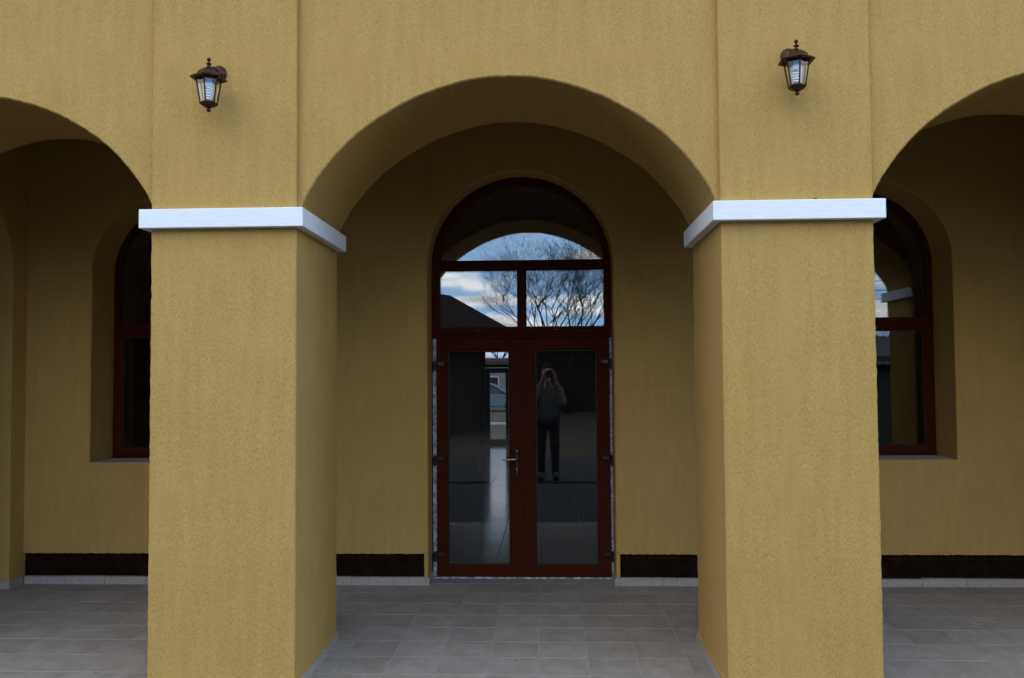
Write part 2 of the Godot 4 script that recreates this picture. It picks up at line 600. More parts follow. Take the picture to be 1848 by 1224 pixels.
# ------------------------------------------------------------------ the building
func make_building() -> void:
	building = group_node("arcade_building", self)
	tag(building, "ochre plastered building with a three-arched portico and white pier bands", "building")

	# the arcade wall over the piers
	var arches := []
	for a in [[-3.08, 0.9946, 0.648], [-0.1885, 1.1041, 0.700], [2.780, 1.0746, 0.692]]:
		arches.append({"pts": rough_outline(flat_arch(a[0], a[1], YC1, a[2]), 0.004, a[0] * 9.0), "foot": YC1})
	var st := tool()
	wall_sheet(st, Vector3(0, 0, ZS), Vector3.RIGHT, Vector3.BACK, PIERS[0][0], PIERS[3][1], YC1, 5.0, arches, ZS - ZB, 0.007)
	var behind := []
	for k in [2, 1, 0]:
		var pts := PackedVector2Array()
		var src: PackedVector2Array = arches[k].pts
		for i in range(src.size() - 1, -1, -1):
			pts.append(Vector2(-src[i].x, src[i].y))
		behind.append({"pts": pts, "foot": YC1})
	wall_sheet(st, Vector3(0, 0, ZB), Vector3.LEFT, Vector3.FORWARD, -PIERS[3][1], -PIERS[0][0], YC1, 4.32, behind, 0.0, 0.0)
	put("arcade_wall", st, M.stucco, building)
	# closed wings added either side, keeping sky light out of the end arches
	for x in [[-7.6, PIERS[0][0]], [PIERS[3][1], 7.4]]:
		st = tool()
		box(st, Vector3(x[0], -0.15, 0.0), Vector3(x[1], 5.0, ZS - 0.03), 0.0)
		put("added_shade_wing", st, M.stucco, building)
	st = tool()
	box(st, Vector3(-7.8, 5.0, -14.2), Vector3(7.6, 5.15, 2.75), 0.01)
	put("roof", st, M.roof_dark, building)

	for i in PIERS.size():
		var x0: float = PIERS[i][0]
		var x1: float = PIERS[i][1]
		st = tool()
		rough_post(st, x0, x1, ZB, ZF, -0.02, YC1, 0.006, 0.0035)
		var pier := put("pier", st, M.stucco, building)
		st = tool()
		rough_post(st, x0, x1, ZS - 0.03, ZF, YC1, 5.0, 0.005, 0.0025)
		put("pilaster", st, M.stucco, pier)
		st = tool()
		box(st, Vector3(x0 - 0.0475, YC0, ZB - 0.0475), Vector3(x1 + 0.0475, YC1, ZF + 0.0475), 0.003)
		put("white_band", st, M.white, pier)
		if i in [1, 2]:
			skirting(pier, x0, x1)
			ragged_lip(Vector3(x1 + 0.010, 0.061, ZB), Vector3(x1 + 0.010, 0.061, ZF), Vector3.RIGHT, 0.009, pier)
			ragged_lip(Vector3(x0 - 0.010, 0.061, ZB), Vector3(x0 - 0.010, 0.061, ZF), Vector3.LEFT, 0.009, pier)
			for e in [[x0 - 0.0095, x0], [x1, x1 + 0.0095]]:
				st = tool()
				box(st, Vector3(e[0], 0.060, ZB - 0.004), Vector3(e[1], 0.068, ZF), 0.002)
				put("plaster_lip", st, M.stucco, pier)
		if i == 2:
			st = tool()
			tube(st, PackedVector3Array([Vector3(1.392, YC1 - 0.004, ZF + 0.028), Vector3(1.402, YC1 + 0.006, ZF + 0.03), Vector3(1.414, YC1 + 0.002, ZF + 0.034)]), PackedFloat32Array([0.005, 0.005, 0.004]), 8)
			put("cable_stub", st, M.black, pier)

	# end walls of the portico, each with an arch of its own
	for side in [[-4.2, 1.0], [4.05, -1.0]]:
		st = tool()
		var x: float = side[0]
		var s: float = side[1]
		var pts := rough_outline(round_arch(0.185, 1.46, 0.0, 2.46, 0.62), 0.004, x)
		wall_sheet(st, Vector3(x, 0, 0), Vector3.BACK, Vector3.RIGHT * s, -0.1, ZB + 0.1, 0.0, 4.32, [{"pts": pts, "foot": 0.0}], 0.4, 0.006)
		wall_sheet(st, Vector3(x - 0.4 * s, 0, 0), Vector3.BACK, Vector3.LEFT * s, 0.0, ZB + 0.1, 0.0, 5.0, [{"pts": pts, "foot": 0.0}], 0.0, 0.0)
		var e := put("end_wall", st, M.stucco, building)
		st = tool()
		box(st, Vector3(minf(x, x - 0.4 * s) , 0.0, 0.18), Vector3(maxf(x, x - 0.4 * s) + 0.010, 0.06, 0.196), 0.001)
		put("skirting_tile", st, M.skirt, e)
		st = tool()
		box(st, Vector3(x if s > 0 else x - 0.010, 0.0, 0.012), Vector3(x + 0.010 if s > 0 else x, 0.06, 0.179), 0.001)
		put("skirting_tile", st, M.skirt, e)

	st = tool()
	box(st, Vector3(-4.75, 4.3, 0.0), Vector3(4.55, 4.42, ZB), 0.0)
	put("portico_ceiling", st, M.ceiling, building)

	# back wall: plaster down to 0.245, a set-back dark base under it
	var door := {"pts": rough_outline(round_arch(-0.934, 0.539, 0.245, 2.535, 0.738), 0.004, 3.0), "foot": 0.245}
	var left := {"pts": rough_outline(round_arch(-3.664, -2.44, 0.962, 2.52, 0.60), 0.003, 5.0), "foot": 0.962}
	var right := {"pts": rough_outline(round_arch(1.955, 3.166, 0.968, 2.53, 0.605), 0.003, 7.0), "foot": 0.968}
	st = tool()
	wall_sheet(st, Vector3.ZERO, Vector3.RIGHT, Vector3.BACK, -6.4, 6.1, 0.245, 5.0, [left, door, right], 0.46, 0.006)
	for x in [[-6.4, -0.94], [0.545, 6.1]]:
		quad(st, Vector3(x[0], 0.245, 0), Vector3(x[1], 0.245, 0), Vector3(x[1], 0.245, -0.06), Vector3(x[0], 0.245, -0.06), Vector3.DOWN)
	for x in [-6.4, 6.1]:
		quad(st, Vector3(x, -0.1, 0), Vector3(x, -0.1, -14.0), Vector3(x, 5, -14.0), Vector3(x, 5, 0), Vector3(signf(x), 0, 0))
	put("back_wall", st, M.stucco, building)
	# plaster of the door reveal reaches the floor
	for x in [[-0.934, -0.966], [0.539, 0.571]]:
		st = tool()
		var lo := minf(x[0], x[1])
		var hi := maxf(x[0], x[1])
		box(st, Vector3(lo, 0.05, -0.46), Vector3(hi, 0.2445, -0.003), 0.004)
		put("door_reveal", st, M.stucco, building)
	for x in [[-4.2, -0.9665], [0.5715, 4.05]]:
		st = tool()
		box(st, Vector3(x[0], 0.0, -0.1), Vector3(x[1], 0.2455, -0.028), 0.0)
		put("plinth", st, M.plinth, building)
	# skirting tiles along the back wall
	for run in [[-4.185, -0.957, 0.058], [0.562, 4.04, 0.058]]:
		var x: float = run[0]
		while x < run[1] - 0.02:
			var e := minf(x + TILE_X * 1.16, run[1])
			st = tool()
			box(st, Vector3(x + 0.001, -0.002, -0.03), Vector3(e - 0.0015, run[2] + rng.randf_range(-0.003, 0.003), 0.010 + rng.randf_range(-0.001, 0.001)), 0.0015)
			put("skirting_tile", st, M.skirt, building)
			x = e
	for x in [[-0.9575, -0.922, 1.0], [0.527, 0.5625, -1.0]]:
		st = tool()
		box(st, Vector3(x[0], -0.002, -0.235), Vector3(x[1], 0.052, 0.0105), 0.0015)
		put("skirting_tile", st, M.skirt, building)

	ragged_lip(Vector3(-4.18, 0.245, 0), Vector3(-0.96, 0.245, 0), Vector3.BACK, 0.007, building)
	ragged_lip(Vector3(0.565, 0.245, 0), Vector3(4.03, 0.245, 0), Vector3.BACK, 0.007, building)
	make_door()
	make_window(-3.664, -2.44, 0.962, 2.52, 0.60)
	make_window(1.955, 3.166, 0.968, 2.53, 0.605)
	make_hall()


# the plaster's uneven lower edge: a thin ragged lip hanging a few millimetres over what is under it
func ragged_lip(a: Vector3, b: Vector3, out: Vector3, drop: float, parent: Node) -> void:
	var st := tool()
	var n := int(a.distance_to(b) / 0.012)
	var last := []
	for i in n + 1:
		var p := a.lerp(b, float(i) / n)
		var k := drop * clampf(0.45 + 0.9 * wobble.get_noise_2d((p.x + p.z) * 38.0, 8.0) + 0.4 * wobble.get_noise_2d((p.x + p.z) * 140.0, 3.0), 0.0, 1.0)
		var now := [p + Vector3.UP * 0.004, p + Vector3.DOWN * k]
		if i:
			quad(st, last[0] + out * 0.0015, now[0] + out * 0.0015, now[1] + out * 0.001, last[1] + out * 0.001, out)
			quad(st, last[1] + out * 0.001, now[1] + out * 0.001, now[1] - out * 0.008, last[1] - out * 0.008, Vector3.DOWN)
		last = now
	put("plaster_lip", st, M.stucco, parent)


func skirting(pier: Node, x0: float, x1: float) -> void:
	var t := 0.011
	for face in 4:
		# front, back, left, right
		var along := x1 - x0 if face < 2 else ZF - ZB
		var k := 3
		for i in k:
			var a := along * i / k
			var b := along * (i + 1) / k - 0.0015
			var h := 0.057 + rng.randf_range(-0.002, 0.002)
			var st := tool()
			match face:
				0: box(st, Vector3(x0 + a, -0.002, ZF), Vector3(x0 + b, h, ZF + t), 0.0015)
				1: box(st, Vector3(x0 + a, -0.002, ZB - t), Vector3(x0 + b, h, ZB), 0.0015)
				2: box(st, Vector3(x0 - t, -0.002, ZB - t + a), Vector3(x0, h, ZB - t + b + (t * 2 if i == 2 else 0.0)), 0.0015)
				3: box(st, Vector3(x1, -0.002, ZB - t + a), Vector3(x1 + t, h, ZB - t + b + (t * 2 if i == 2 else 0.0)), 0.0015)
			put("skirting_tile", st, M.skirt, pier)


# an upright ring of profile between an outer and an inner outline
func outline_frame(st: SurfaceTool, outer: PackedVector2Array, inner: PackedVector2Array, z_front: float, z_back: float) -> void:
	var ns := outline_normals(inner)
	for i in range(1, outer.size()):
		var a := outer[i - 1]
		var b := outer[i]
		var c := inner[i]
		var d := inner[i - 1]
		var f := func(p: Vector2, z: float) -> Vector3: return Vector3(p.x, p.y, z)
		quad(st, f.call(a, z_front), f.call(b, z_front), f.call(c, z_front), f.call(d, z_front), Vector3.BACK)
		quad(st, f.call(a, z_back), f.call(b, z_back), f.call(c, z_back), f.call(d, z_back), Vector3.FORWARD)
		var na := -Vector3(ns[i - 1].x, ns[i - 1].y, 0)
		var nb := -Vector3(ns[i].x, ns[i].y, 0)
		quad_smooth(st, f.call(d, z_front), f.call(c, z_front), f.call(c, z_back), f.call(d, z_back), na, nb, nb, na)


# sealed glazing: thin panes, the inner ones a hair out of true
func glazing(called: String, outline: PackedVector2Array, z: float, parent: Node, lean: float, panes := 3, m: Material = M.glass) -> void:
	var st := tool()
	var mid := Vector2.ZERO
	for p in outline:
		mid += p
	mid /= outline.size()
	for layer in [[0.0, 0.0], [-0.004, 0.0], [-0.018, lean], [-0.022, lean], [-0.036, lean * 0.4], [-0.040, lean * 0.4]].slice(0, panes * 2):
		var f := func(p: Vector2) -> Vector3: return Vector3(p.x, p.y, z + layer[0] + (p.x - mid.x) * layer[1])
		for i in range(1, outline.size() - 1):
			tri(st, f.call(outline[0]), f.call(outline[i]), f.call(outline[i + 1]), Vector3.BACK, Vector3.BACK, Vector3.BACK)
	put(called, st, m, parent)


func gasket_ring(st: SurfaceTool, x0: float, y0: float, x1: float, y1: float, z: float, w := 0.005) -> void:
	box(st, Vector3(x0, y0, z - 0.012), Vector3(x1, y0 + w, z), 0.0)
	box(st, Vector3(x0, y1 - w, z - 0.012), Vector3(x1, y1, z), 0.0)
	box(st, Vector3(x0, y0 + w, z - 0.012), Vector3(x0 + w, y1 - w, z), 0.0)
	box(st, Vector3(x1 - w, y0 + w, z - 0.012), Vector3(x1, y1 - w, z), 0.0)


# four mitred rails with a bevelled inner edge
func mitred_frame(st: SurfaceTool, x0: float, y0: float, x1: float, y1: float, wl: float, wr: float, wb: float, wt: float, z_front: float, z_back: float) -> void:
	var o := [Vector2(x0, y0), Vector2(x1, y0), Vector2(x1, y1), Vector2(x0, y1)]
	var i := [Vector2(x0 + wl, y0 + wb), Vector2(x1 - wr, y0 + wb), Vector2(x1 - wr, y1 - wt), Vector2(x0 + wl, y1 - wt)]
	var away := [Vector2(0, 1), Vector2(-1, 0), Vector2(0, -1), Vector2(1, 0)]
	var bev := 0.012
	for k in 4:
		var j := (k + 1) % 4
		var g := 0.0006  # hairline at the mitre
		var dir: Vector2 = (o[j] - o[k]).normalized()
		var f := func(p: Vector2, z: float) -> Vector3: return Vector3(p.x, p.y, z)
		var ok: Vector2 = o[k] + dir * g
		var oj: Vector2 = o[j] - dir * g
		var wk: Vector2 = i[k] + dir * g
		var wj: Vector2 = i[j] - dir * g
		var nk: Vector2 = wk + (ok - wk) * (bev / maxf(absf((ok - wk).dot(away[k])), 0.001))
		var nj: Vector2 = wj + (oj - wj) * (bev / maxf(absf((oj - wj).dot(away[k])), 0.001))
		var inn := Vector3(away[k].x, away[k].y, 0)
		quad(st, f.call(ok, z_front), f.call(oj, z_front), f.call(nj, z_front), f.call(nk, z_front), Vector3.BACK)
		quad(st, f.call(nk, z_front), f.call(nj, z_front), f.call(wj, z_front - bev), f.call(wk, z_front - bev), (Vector3.BACK + inn).normalized())
		quad(st, f.call(wk, z_front - bev), f.call(wj, z_front - bev), f.call(wj, z_back), f.call(wk, z_back), inn)
		quad(st, f.call(ok, z_back), f.call(oj, z_back), f.call(wj, z_back), f.call(wk, z_back), Vector3.FORWARD)
		quad(st, f.call(ok, z_front), f.call(oj, z_front), f.call(oj, z_back), f.call(ok, z_back), -inn)


func make_door() -> void:
	var d := group_node("entrance_door", building)
	d.set_meta("label", "red-brown glazed double door with arched fanlight above")
	# fixed frame following the opening, down to the floor
	var outer := round_arch(-0.932, 0.537, 0.0, 2.535, 0.735)
	var inner := round_arch(-0.868, 0.486, 0.0, 2.535, 0.672)
	var st := tool()
	outline_frame(st, outer, inner, ZD, ZD - 0.07)
	put("door_frame", st, M.pvc, d)
	st = tool()
	box(st, Vector3(-0.868, 2.506, ZD - 0.07), Vector3(0.486, 2.587, ZD - 0.001), 0.006)
	put("transom_bar", st, M.pvc, d)
	st = tool()
	box(st, Vector3(-0.226, 2.036, ZD - 0.07), Vector3(-0.157, 2.506, ZD - 0.002), 0.006)
	put("mullion", st, M.pvc, d)
	st = tool()
	box(st, Vector3(-0.868, 1.975, ZD - 0.07), Vector3(0.486, 2.036, ZD - 0.001), 0.006)
	box(st, Vector3(-0.905, 1.9395, ZD - 0.07), Vector3(0.515, 1.9745, ZD + 0.012), 0.006)
	put("head_rail", st, M.pvc, d)
	st = tool()
	box(st, Vector3(-0.560, 2.0095, ZD - 0.002), Vector3(-0.530, 2.0175, ZD + 0.003), 0.001)
	put("drain_cap", st, M.black, d)
	st = tool()
	box(st, Vector3(0.080, 2.0095, ZD - 0.002), Vector3(0.110, 2.0175, ZD + 0.003), 0.001)
	put("drain_cap", st, M.black, d)
	# the two leaves
	for leaf in [[-0.892, -0.1882, 0.095, 0.110], [-0.1868, 0.516, 0.104, 0.103]]:
		st = tool()
		mitred_frame(st, leaf[0], 0.012, leaf[1], 1.938, leaf[2], leaf[3], 0.100, 0.096, ZD + 0.018, ZD - 0.055)
		put("door_leaf", st, M.pvc, d)
		var x0: float = leaf[0] + leaf[2]
		var x1: float = leaf[1] - leaf[3]
		st = tool()
		gasket_ring(st, x0, 0.112, x1, 1.842, ZD + 0.004, 0.006)
		put("gasket", st, M.gasket, d)
		glazing("pane", PackedVector2Array([Vector2(x0, 0.112), Vector2(x1, 0.112), Vector2(x1, 1.842), Vector2(x0, 1.842)]), ZD - 0.004, d, 0.006, 1)
	# fixed lights over the door
	for l in [[-0.868, -0.226], [-0.157, 0.486]]:
		st = tool()
		gasket_ring(st, l[0], 2.036, l[1], 2.506, ZD - 0.012, 0.004)
		put("gasket", st, M.gasket, d)
		glazing("pane", PackedVector2Array([Vector2(l[0], 2.036), Vector2(l[1], 2.036), Vector2(l[1], 2.506), Vector2(l[0], 2.506)]), ZD - 0.022, d, 0.001)
	var fan := PackedVector2Array([Vector2(-0.868, 2.587)])
	for p in inner:
		if p.y > 2.587:
			fan.append(p)
	fan.append(Vector2(0.486, 2.587))
	fan.reverse()
	glazing("fanlight_pane", fan, ZD - 0.022, d, 0.001)
	# hinges
	for h in [[-1.0, 1.737], [-1.0, 0.967], [-1.0, 0.192], [1.0, 1.745], [1.0, 0.968], [1.0, 0.194]]:
		var s: float = h[0]
		var y: float = h[1]
		var xe := -0.892 if s < 0 else 0.516
		st = tool()
		box(st, Vector3(minf(xe, xe - s * 0.068), y - 0.020, ZD + 0.016), Vector3(maxf(xe, xe - s * 0.068), y + 0.022, ZD + 0.034), 0.007)
		tube(st, PackedVector3Array([Vector3(xe + s * 0.012, y - 0.055, ZD + 0.030), Vector3(xe + s * 0.012, y + 0.026, ZD + 0.030)]), PackedFloat32Array([0.010, 0.0125]), 10)
		box(st, Vector3(minf(xe + s * 0.012, xe + s * 0.030), y - 0.050, ZD + 0.004), Vector3(maxf(xe + s * 0.012, xe + s * 0.030), y + 0.012, ZD + 0.024), 0.004)
		put("hinge", st, M.black, d)
	# handle
	st = tool()
	box(st, Vector3(-0.252, 0.823, ZD + 0.017), Vector3(-0.225, 1.041, ZD + 0.029), 0.006)
	put("handle_plate", st, M.black, d)
	st = tool()
	tube(st, PackedVector3Array([Vector3(-0.2385, 0.962, ZD + 0.028), Vector3(-0.2385, 0.962, ZD + 0.060), Vector3(-0.250, 0.962, ZD + 0.068), Vector3(-0.30, 0.960, ZD + 0.068), Vector3(-0.352, 0.958, ZD + 0.066)]), PackedFloat32Array([0.009, 0.009, 0.0095, 0.0085, 0.007]), 10)
	put("handle_lever", st, M.steel, d)
	st = tool()
	lathe(st, [[0.0001, 0.006], [0.006, 0.006], [0.007, 0.0]], 14, Transform3D(Basis(Vector3.RIGHT, PI / 2), Vector3(-0.2385, 0.882, ZD + 0.028)))
	box(st, Vector3(-0.2415, 0.866, ZD + 0.026), Vector3(-0.2355, 0.880, ZD + 0.033), 0.001)
	put("lock_cylinder", st, M.steel, d)
	st = tool()
	box(st, Vector3(-0.2470, 1.024, ZD + 0.027), Vector3(-0.2300, 1.036, ZD + 0.031), 0.002)
	put("plate_cap", st, M.steel, d)
	# unfinished joint: crumbly white filler between leaf and reveal, and under the leaves
	for x in [[-0.925, -0.894], [0.519, 0.5375]]:
		st = tool()
		var rows := 90
		for r in rows:
			var ya := 0.012 + 1.93 * r / rows
			var yb := 0.012 + 1.93 * (r + 1) / rows
			var e := [0.0, 0.0]
			for q in 2:
				e[q] = 0.004 * wobble.get_noise_2d((ya if q == 0 else yb) * 90.0, x[0] * 50.0)
			var z := ZD + 0.004
			quad(st, Vector3(x[0], ya, z - 0.004), Vector3(x[1] + e[0], ya, z + e[0]), Vector3(x[1] + e[1], yb, z + e[1]), Vector3(x[0], yb, z - 0.004), Vector3(-signf(x[0]) * 0.2, 0, 1).normalized())
		put("joint_filler", st, M.foam, d)
	st = tool()
	for k in 60:
		var xa := -0.925 + 1.462 * k / 60
		var xb := -0.925 + 1.462 * (k + 1) / 60
		var ha := 0.012 + 0.003 * wobble.get_noise_2d(xa * 90.0, 4.0)
		var hb := 0.012 + 0.003 * wobble.get_noise_2d(xb * 90.0, 4.0)
		quad(st, Vector3(xa, -0.003, ZD + 0.026), Vector3(xb, -0.003, ZD + 0.026), Vector3(xb, hb, ZD + 0.014), Vector3(xa, ha, ZD + 0.014), Vector3(0, 0.4, 1).normalized())
	put("threshold_filler", st, M.foam, d)


func make_window(u0: float, u1: float, foot: float, spring: float, rise: float) -> void:
	var w := group_node("window", building)
	var outer := round_arch(u0 + 0.002, u1 - 0.002, foot, spring, rise - 0.002)
	var inner := round_arch(u0 + 0.045, u1 - 0.045, foot, spring, rise - 0.045)
	var st := tool()
	outline_frame(st, outer, inner, ZW, ZW - 0.07)
	box(st, Vector3(u0 + 0.045, foot, ZW - 0.07), Vector3(u1 - 0.045, foot + 0.045, ZW - 0.001), 0.005)
	box(st, Vector3(u0 + 0.045, 2.034, ZW - 0.07), Vector3(u1 - 0.045, 2.095, ZW - 0.001), 0.005)
	put("window_frame", st, M.pvc, w)
	var mid := (u0 + u1) / 2
	for s in [[u0 + 0.035, mid - 0.001], [mid + 0.001, u1 - 0.035]]:
		st = tool()
		mitred_frame(st, s[0], foot + 0.030, s[1], 2.040, 0.055, 0.055, 0.055, 0.055, ZW + 0.016, ZW - 0.05)
		put("sash", st, M.pvc, w)
		st = tool()
		gasket_ring(st, s[0] + 0.055, foot + 0.085, s[1] - 0.055, 1.985, ZW + 0.002, 0.004)
		put("gasket", st, M.gasket, w)
		glazing("pane", PackedVector2Array([Vector2(s[0] + 0.055, foot + 0.085), Vector2(s[1] - 0.055, foot + 0.085), Vector2(s[1] - 0.055, 1.985), Vector2(s[0] + 0.055, 1.985)]), ZW - 0.006, w, 0.003, 1)
	var fan := PackedVector2Array([Vector2(u0 + 0.045, 2.095)])
	for p in inner:
		if p.y > 2.095:
			fan.append(p)
	fan.append(Vector2(u1 - 0.045, 2.095))
	fan.reverse()
	glazing("pane", fan, ZW - 0.02, w, 0.002, 2)
	st = tool()
	box(st, Vector3(u0 + 0.001, foot - 0.02, ZW - 0.07), Vector3(u1 - 0.001, foot + 0.001, -0.002), 0.002)
	put("sill", st, M.skirt, w)


func make_hall() -> void:
	# one long dim hall behind, with a glazed back door at its far end
	var zf := -13.5
	var st := tool()
	box(st, Vector3(-6.39, 3.5, zf - 0.31), Vector3(6.09, 3.62, -0.462), 0.0)
	put("hall_ceiling", st, M.hall_ceiling, building)
	st = tool()
	for x in [[-6.38, -6.28], [5.98, 6.08]]:
		box(st, Vector3(x[0], 0, zf), Vector3(x[1], 3.55, -0.468), 0.0)
	# far wall round the back door opening
	var x0 := -1.62
	var x1 := -0.60
	box(st, Vector3(-6.28, 0, zf - 0.3), Vector3(x0, 3.55, zf), 0.0)
	box(st, Vector3(x1, 0, zf - 0.3), Vector3(5.98, 3.55, zf), 0.0)
	box(st, Vector3(x0, 2.26, zf - 0.3), Vector3(x1, 3.55, zf), 0.0)
	# inner face of the front wall
	for s in [[-6.28, -3.70], [-2.40, -0.97], [0.575, 1.92], [3.20, 5.98]]:
		box(st, Vector3(s[0], 0, -0.52), Vector3(s[1], 3.55, -0.465), 0.0)
	for s in [[-3.70, -2.40], [1.92, 3.20]]:
		box(st, Vector3(s[0], 0, -0.52), Vector3(s[1], 0.93, -0.465), 0.0)
		box(st, Vector3(s[0], 3.16, -0.52), Vector3(s[1], 3.55, -0.465), 0.0)
	box(st, Vector3(-0.97, 3.30, -0.52), Vector3(0.575, 3.55, -0.465), 0.0)
	put("hall_wall", st, M.hall_wall, building)
	# back door
	var b := group_node("back_door", building)
	st = tool()
	mitred_frame(st, -1.47, 0.0, -0.90, 1.80, 0.10, 0.10, 0.12, 0.12, zf - 0.08, zf - 0.15)
	box(st, Vector3(x0, 0, zf - 0.16), Vector3(-1.475, 2.26, zf - 0.09), 0.004)
	box(st, Vector3(-0.895, 0, zf - 0.16), Vector3(x1, 2.26, zf - 0.09), 0.004)
	box(st, Vector3(-1.474, 1.805, zf - 0.16), Vector3(-0.896, 1.885, zf - 0.09), 0.004)
	box(st, Vector3(-1.474, 2.17, zf - 0.16), Vector3(-0.896, 2.26, zf - 0.09), 0.004)
	put("door_frame", st, M.pvc, b)
	glazing("pane", PackedVector2Array([Vector2(-1.37, 0.12), Vector2(-1.0, 0.12), Vector2(-1.0, 1.68), Vector2(-1.37, 1.68)]), zf - 0.12, b, 0.0, 1, M.tinted)
	glazing("pane", PackedVector2Array([Vector2(-1.474, 1.885), Vector2(-0.896, 1.885), Vector2(-0.896, 2.17), Vector2(-1.474, 2.17)]), zf - 0.12, b, 0.0, 1, M.tinted)

	# floor: polished tiles, each its own piece where the door shows them
	st = tool()
	box(st, Vector3(-6.3, -0.08, zf - 0.3), Vector3(6.0, -0.004, -0.32), 0.0)
	var slab := put("hall_floor", st, M.hall_grout, building)
	var pitch := 0.40
	var shape := tool()
	box(shape, Vector3(0.003, -0.004, 0.003), Vector3(pitch - 0.003, 0.0, pitch - 0.003), 0.0015)
	var mesh := shape.commit()
	for r in 18:
		for c in 9:
			var t := put_mesh("tile", mesh, M.hall_tiles[(r * 7 + c * 3) % 2], slab)
			t.position = Vector3(-2.05 + c * pitch, rng.randf_range(-0.0004, 0.0004), -0.72 - r * pitch)
	for part in [[-6.3, -2.055, -13.5, -0.33], [1.555, 6.0, -13.5, -0.33], [-2.05, 1.55, -13.5, -7.525]]:
		st = tool()
		box(st, Vector3(part[0], -0.004, part[2]), Vector3(part[1], -0.0005, part[3]), 0.0)
		put("tiled_area", st, M.hall_tiles[0], slab)


# ------------------------------------------------------------------ ground, portico floor
func make_ground() -> void:
	var st := tool()
	quad(st, Vector3(-250, -0.22, -250), Vector3(250, -0.22, -250), Vector3(250, -0.22, 250), Vector3(-250, -0.22, 250), Vector3.UP)
	structure(put("ground", st, M.soil, self), "bare brown earth round the building")
	st = tool()
	box(st, Vector3(-9.0, -0.20, 2.46), Vector3(9.0, -0.10, 6.45), 0.01)
	structure(put("terrace", st, M.concrete, self))
	st = tool()
	box(st, Vector3(-9.0, -0.20, 6.46), Vector3(9.0, -0.125, 6.85), 0.01)
	structure(put("gutter", st, M.asphalt, self))
	st = tool()
	box(st, Vector3(-9.0, -0.20, 6.86), Vector3(9.0, -0.10, 11.0), 0.01)
	structure(put("path", st, M.concrete, self))

	st = tool()
	box(st, Vector3(-4.86, -0.18, -0.46), Vector3(4.64, -0.0014, 2.42), 0.0)
	box(st, Vector3(-4.90, -0.19, 2.405), Vector3(4.68, -0.012, 2.455), 0.005)
	var floor_ := put("portico_floor", st, M.grout, self)
	structure(floor_)
	var shapes := []
	for k in 3:
		var s := tool()
		var g := 0.0022 + 0.0004 * k
		box(s, Vector3(g, -0.012, g), Vector3(TILE_X - g, 0.0, TILE_Z - g), 0.0016)
		shapes.append(s.commit())
	for r in range(-2, 7):
		for c in range(-15, 14):
			var x := -0.047 + c * TILE_X
			var z := 0.248 + r * TILE_Z
			var hidden := false
			for p in PIERS:
				if x > p[0] and x + TILE_X < p[1] and z > ZB and z + TILE_Z < ZF:
					hidden = true
			if z < -0.05 and (x + TILE_X < -0.95 or x > 0.56):
				hidden = true
			if hidden:
				continue
			var t := put_mesh("tile", shapes[rng.randi() % 3], M.tiles[rng.randi() % 3], floor_)
			t.position = Vector3(x, rng.randf_range(-0.0007, 0.0005), z)
			t.rotation = Vector3(rng.randf_range(-0.0015, 0.0015), 0, rng.randf_range(-0.0015, 0.0015))


func make_grit() -> void:
	var st := tool()
	var r := RandomNumberGenerator.new()
	r.seed = 19
	for i in 32:
		var p := Vector3(r.randf_range(-3.6, 3.4), 0.0, r.randf_range(0.02, 2.2))
		if absf(p.x + 1.69) < 0.45 or absf(p.x - 1.31) < 0.45:
			p.z = r.randf_range(0.05, 1.35)
		var a := r.randf_range(0.002, 0.006)
		box(st, Vector3(-a, -0.001, -a * 0.6), Vector3(a, a * 0.5, a * 0.6), a * 0.3, Transform3D(Basis(Vector3.UP, r.randf() * TAU), p))
	var g := put("floor_grit", st, M.grit, self)
	g.set_meta("kind", "stuff")
	tag(g, "dark bits of grit scattered on the portico tiles", "grit")


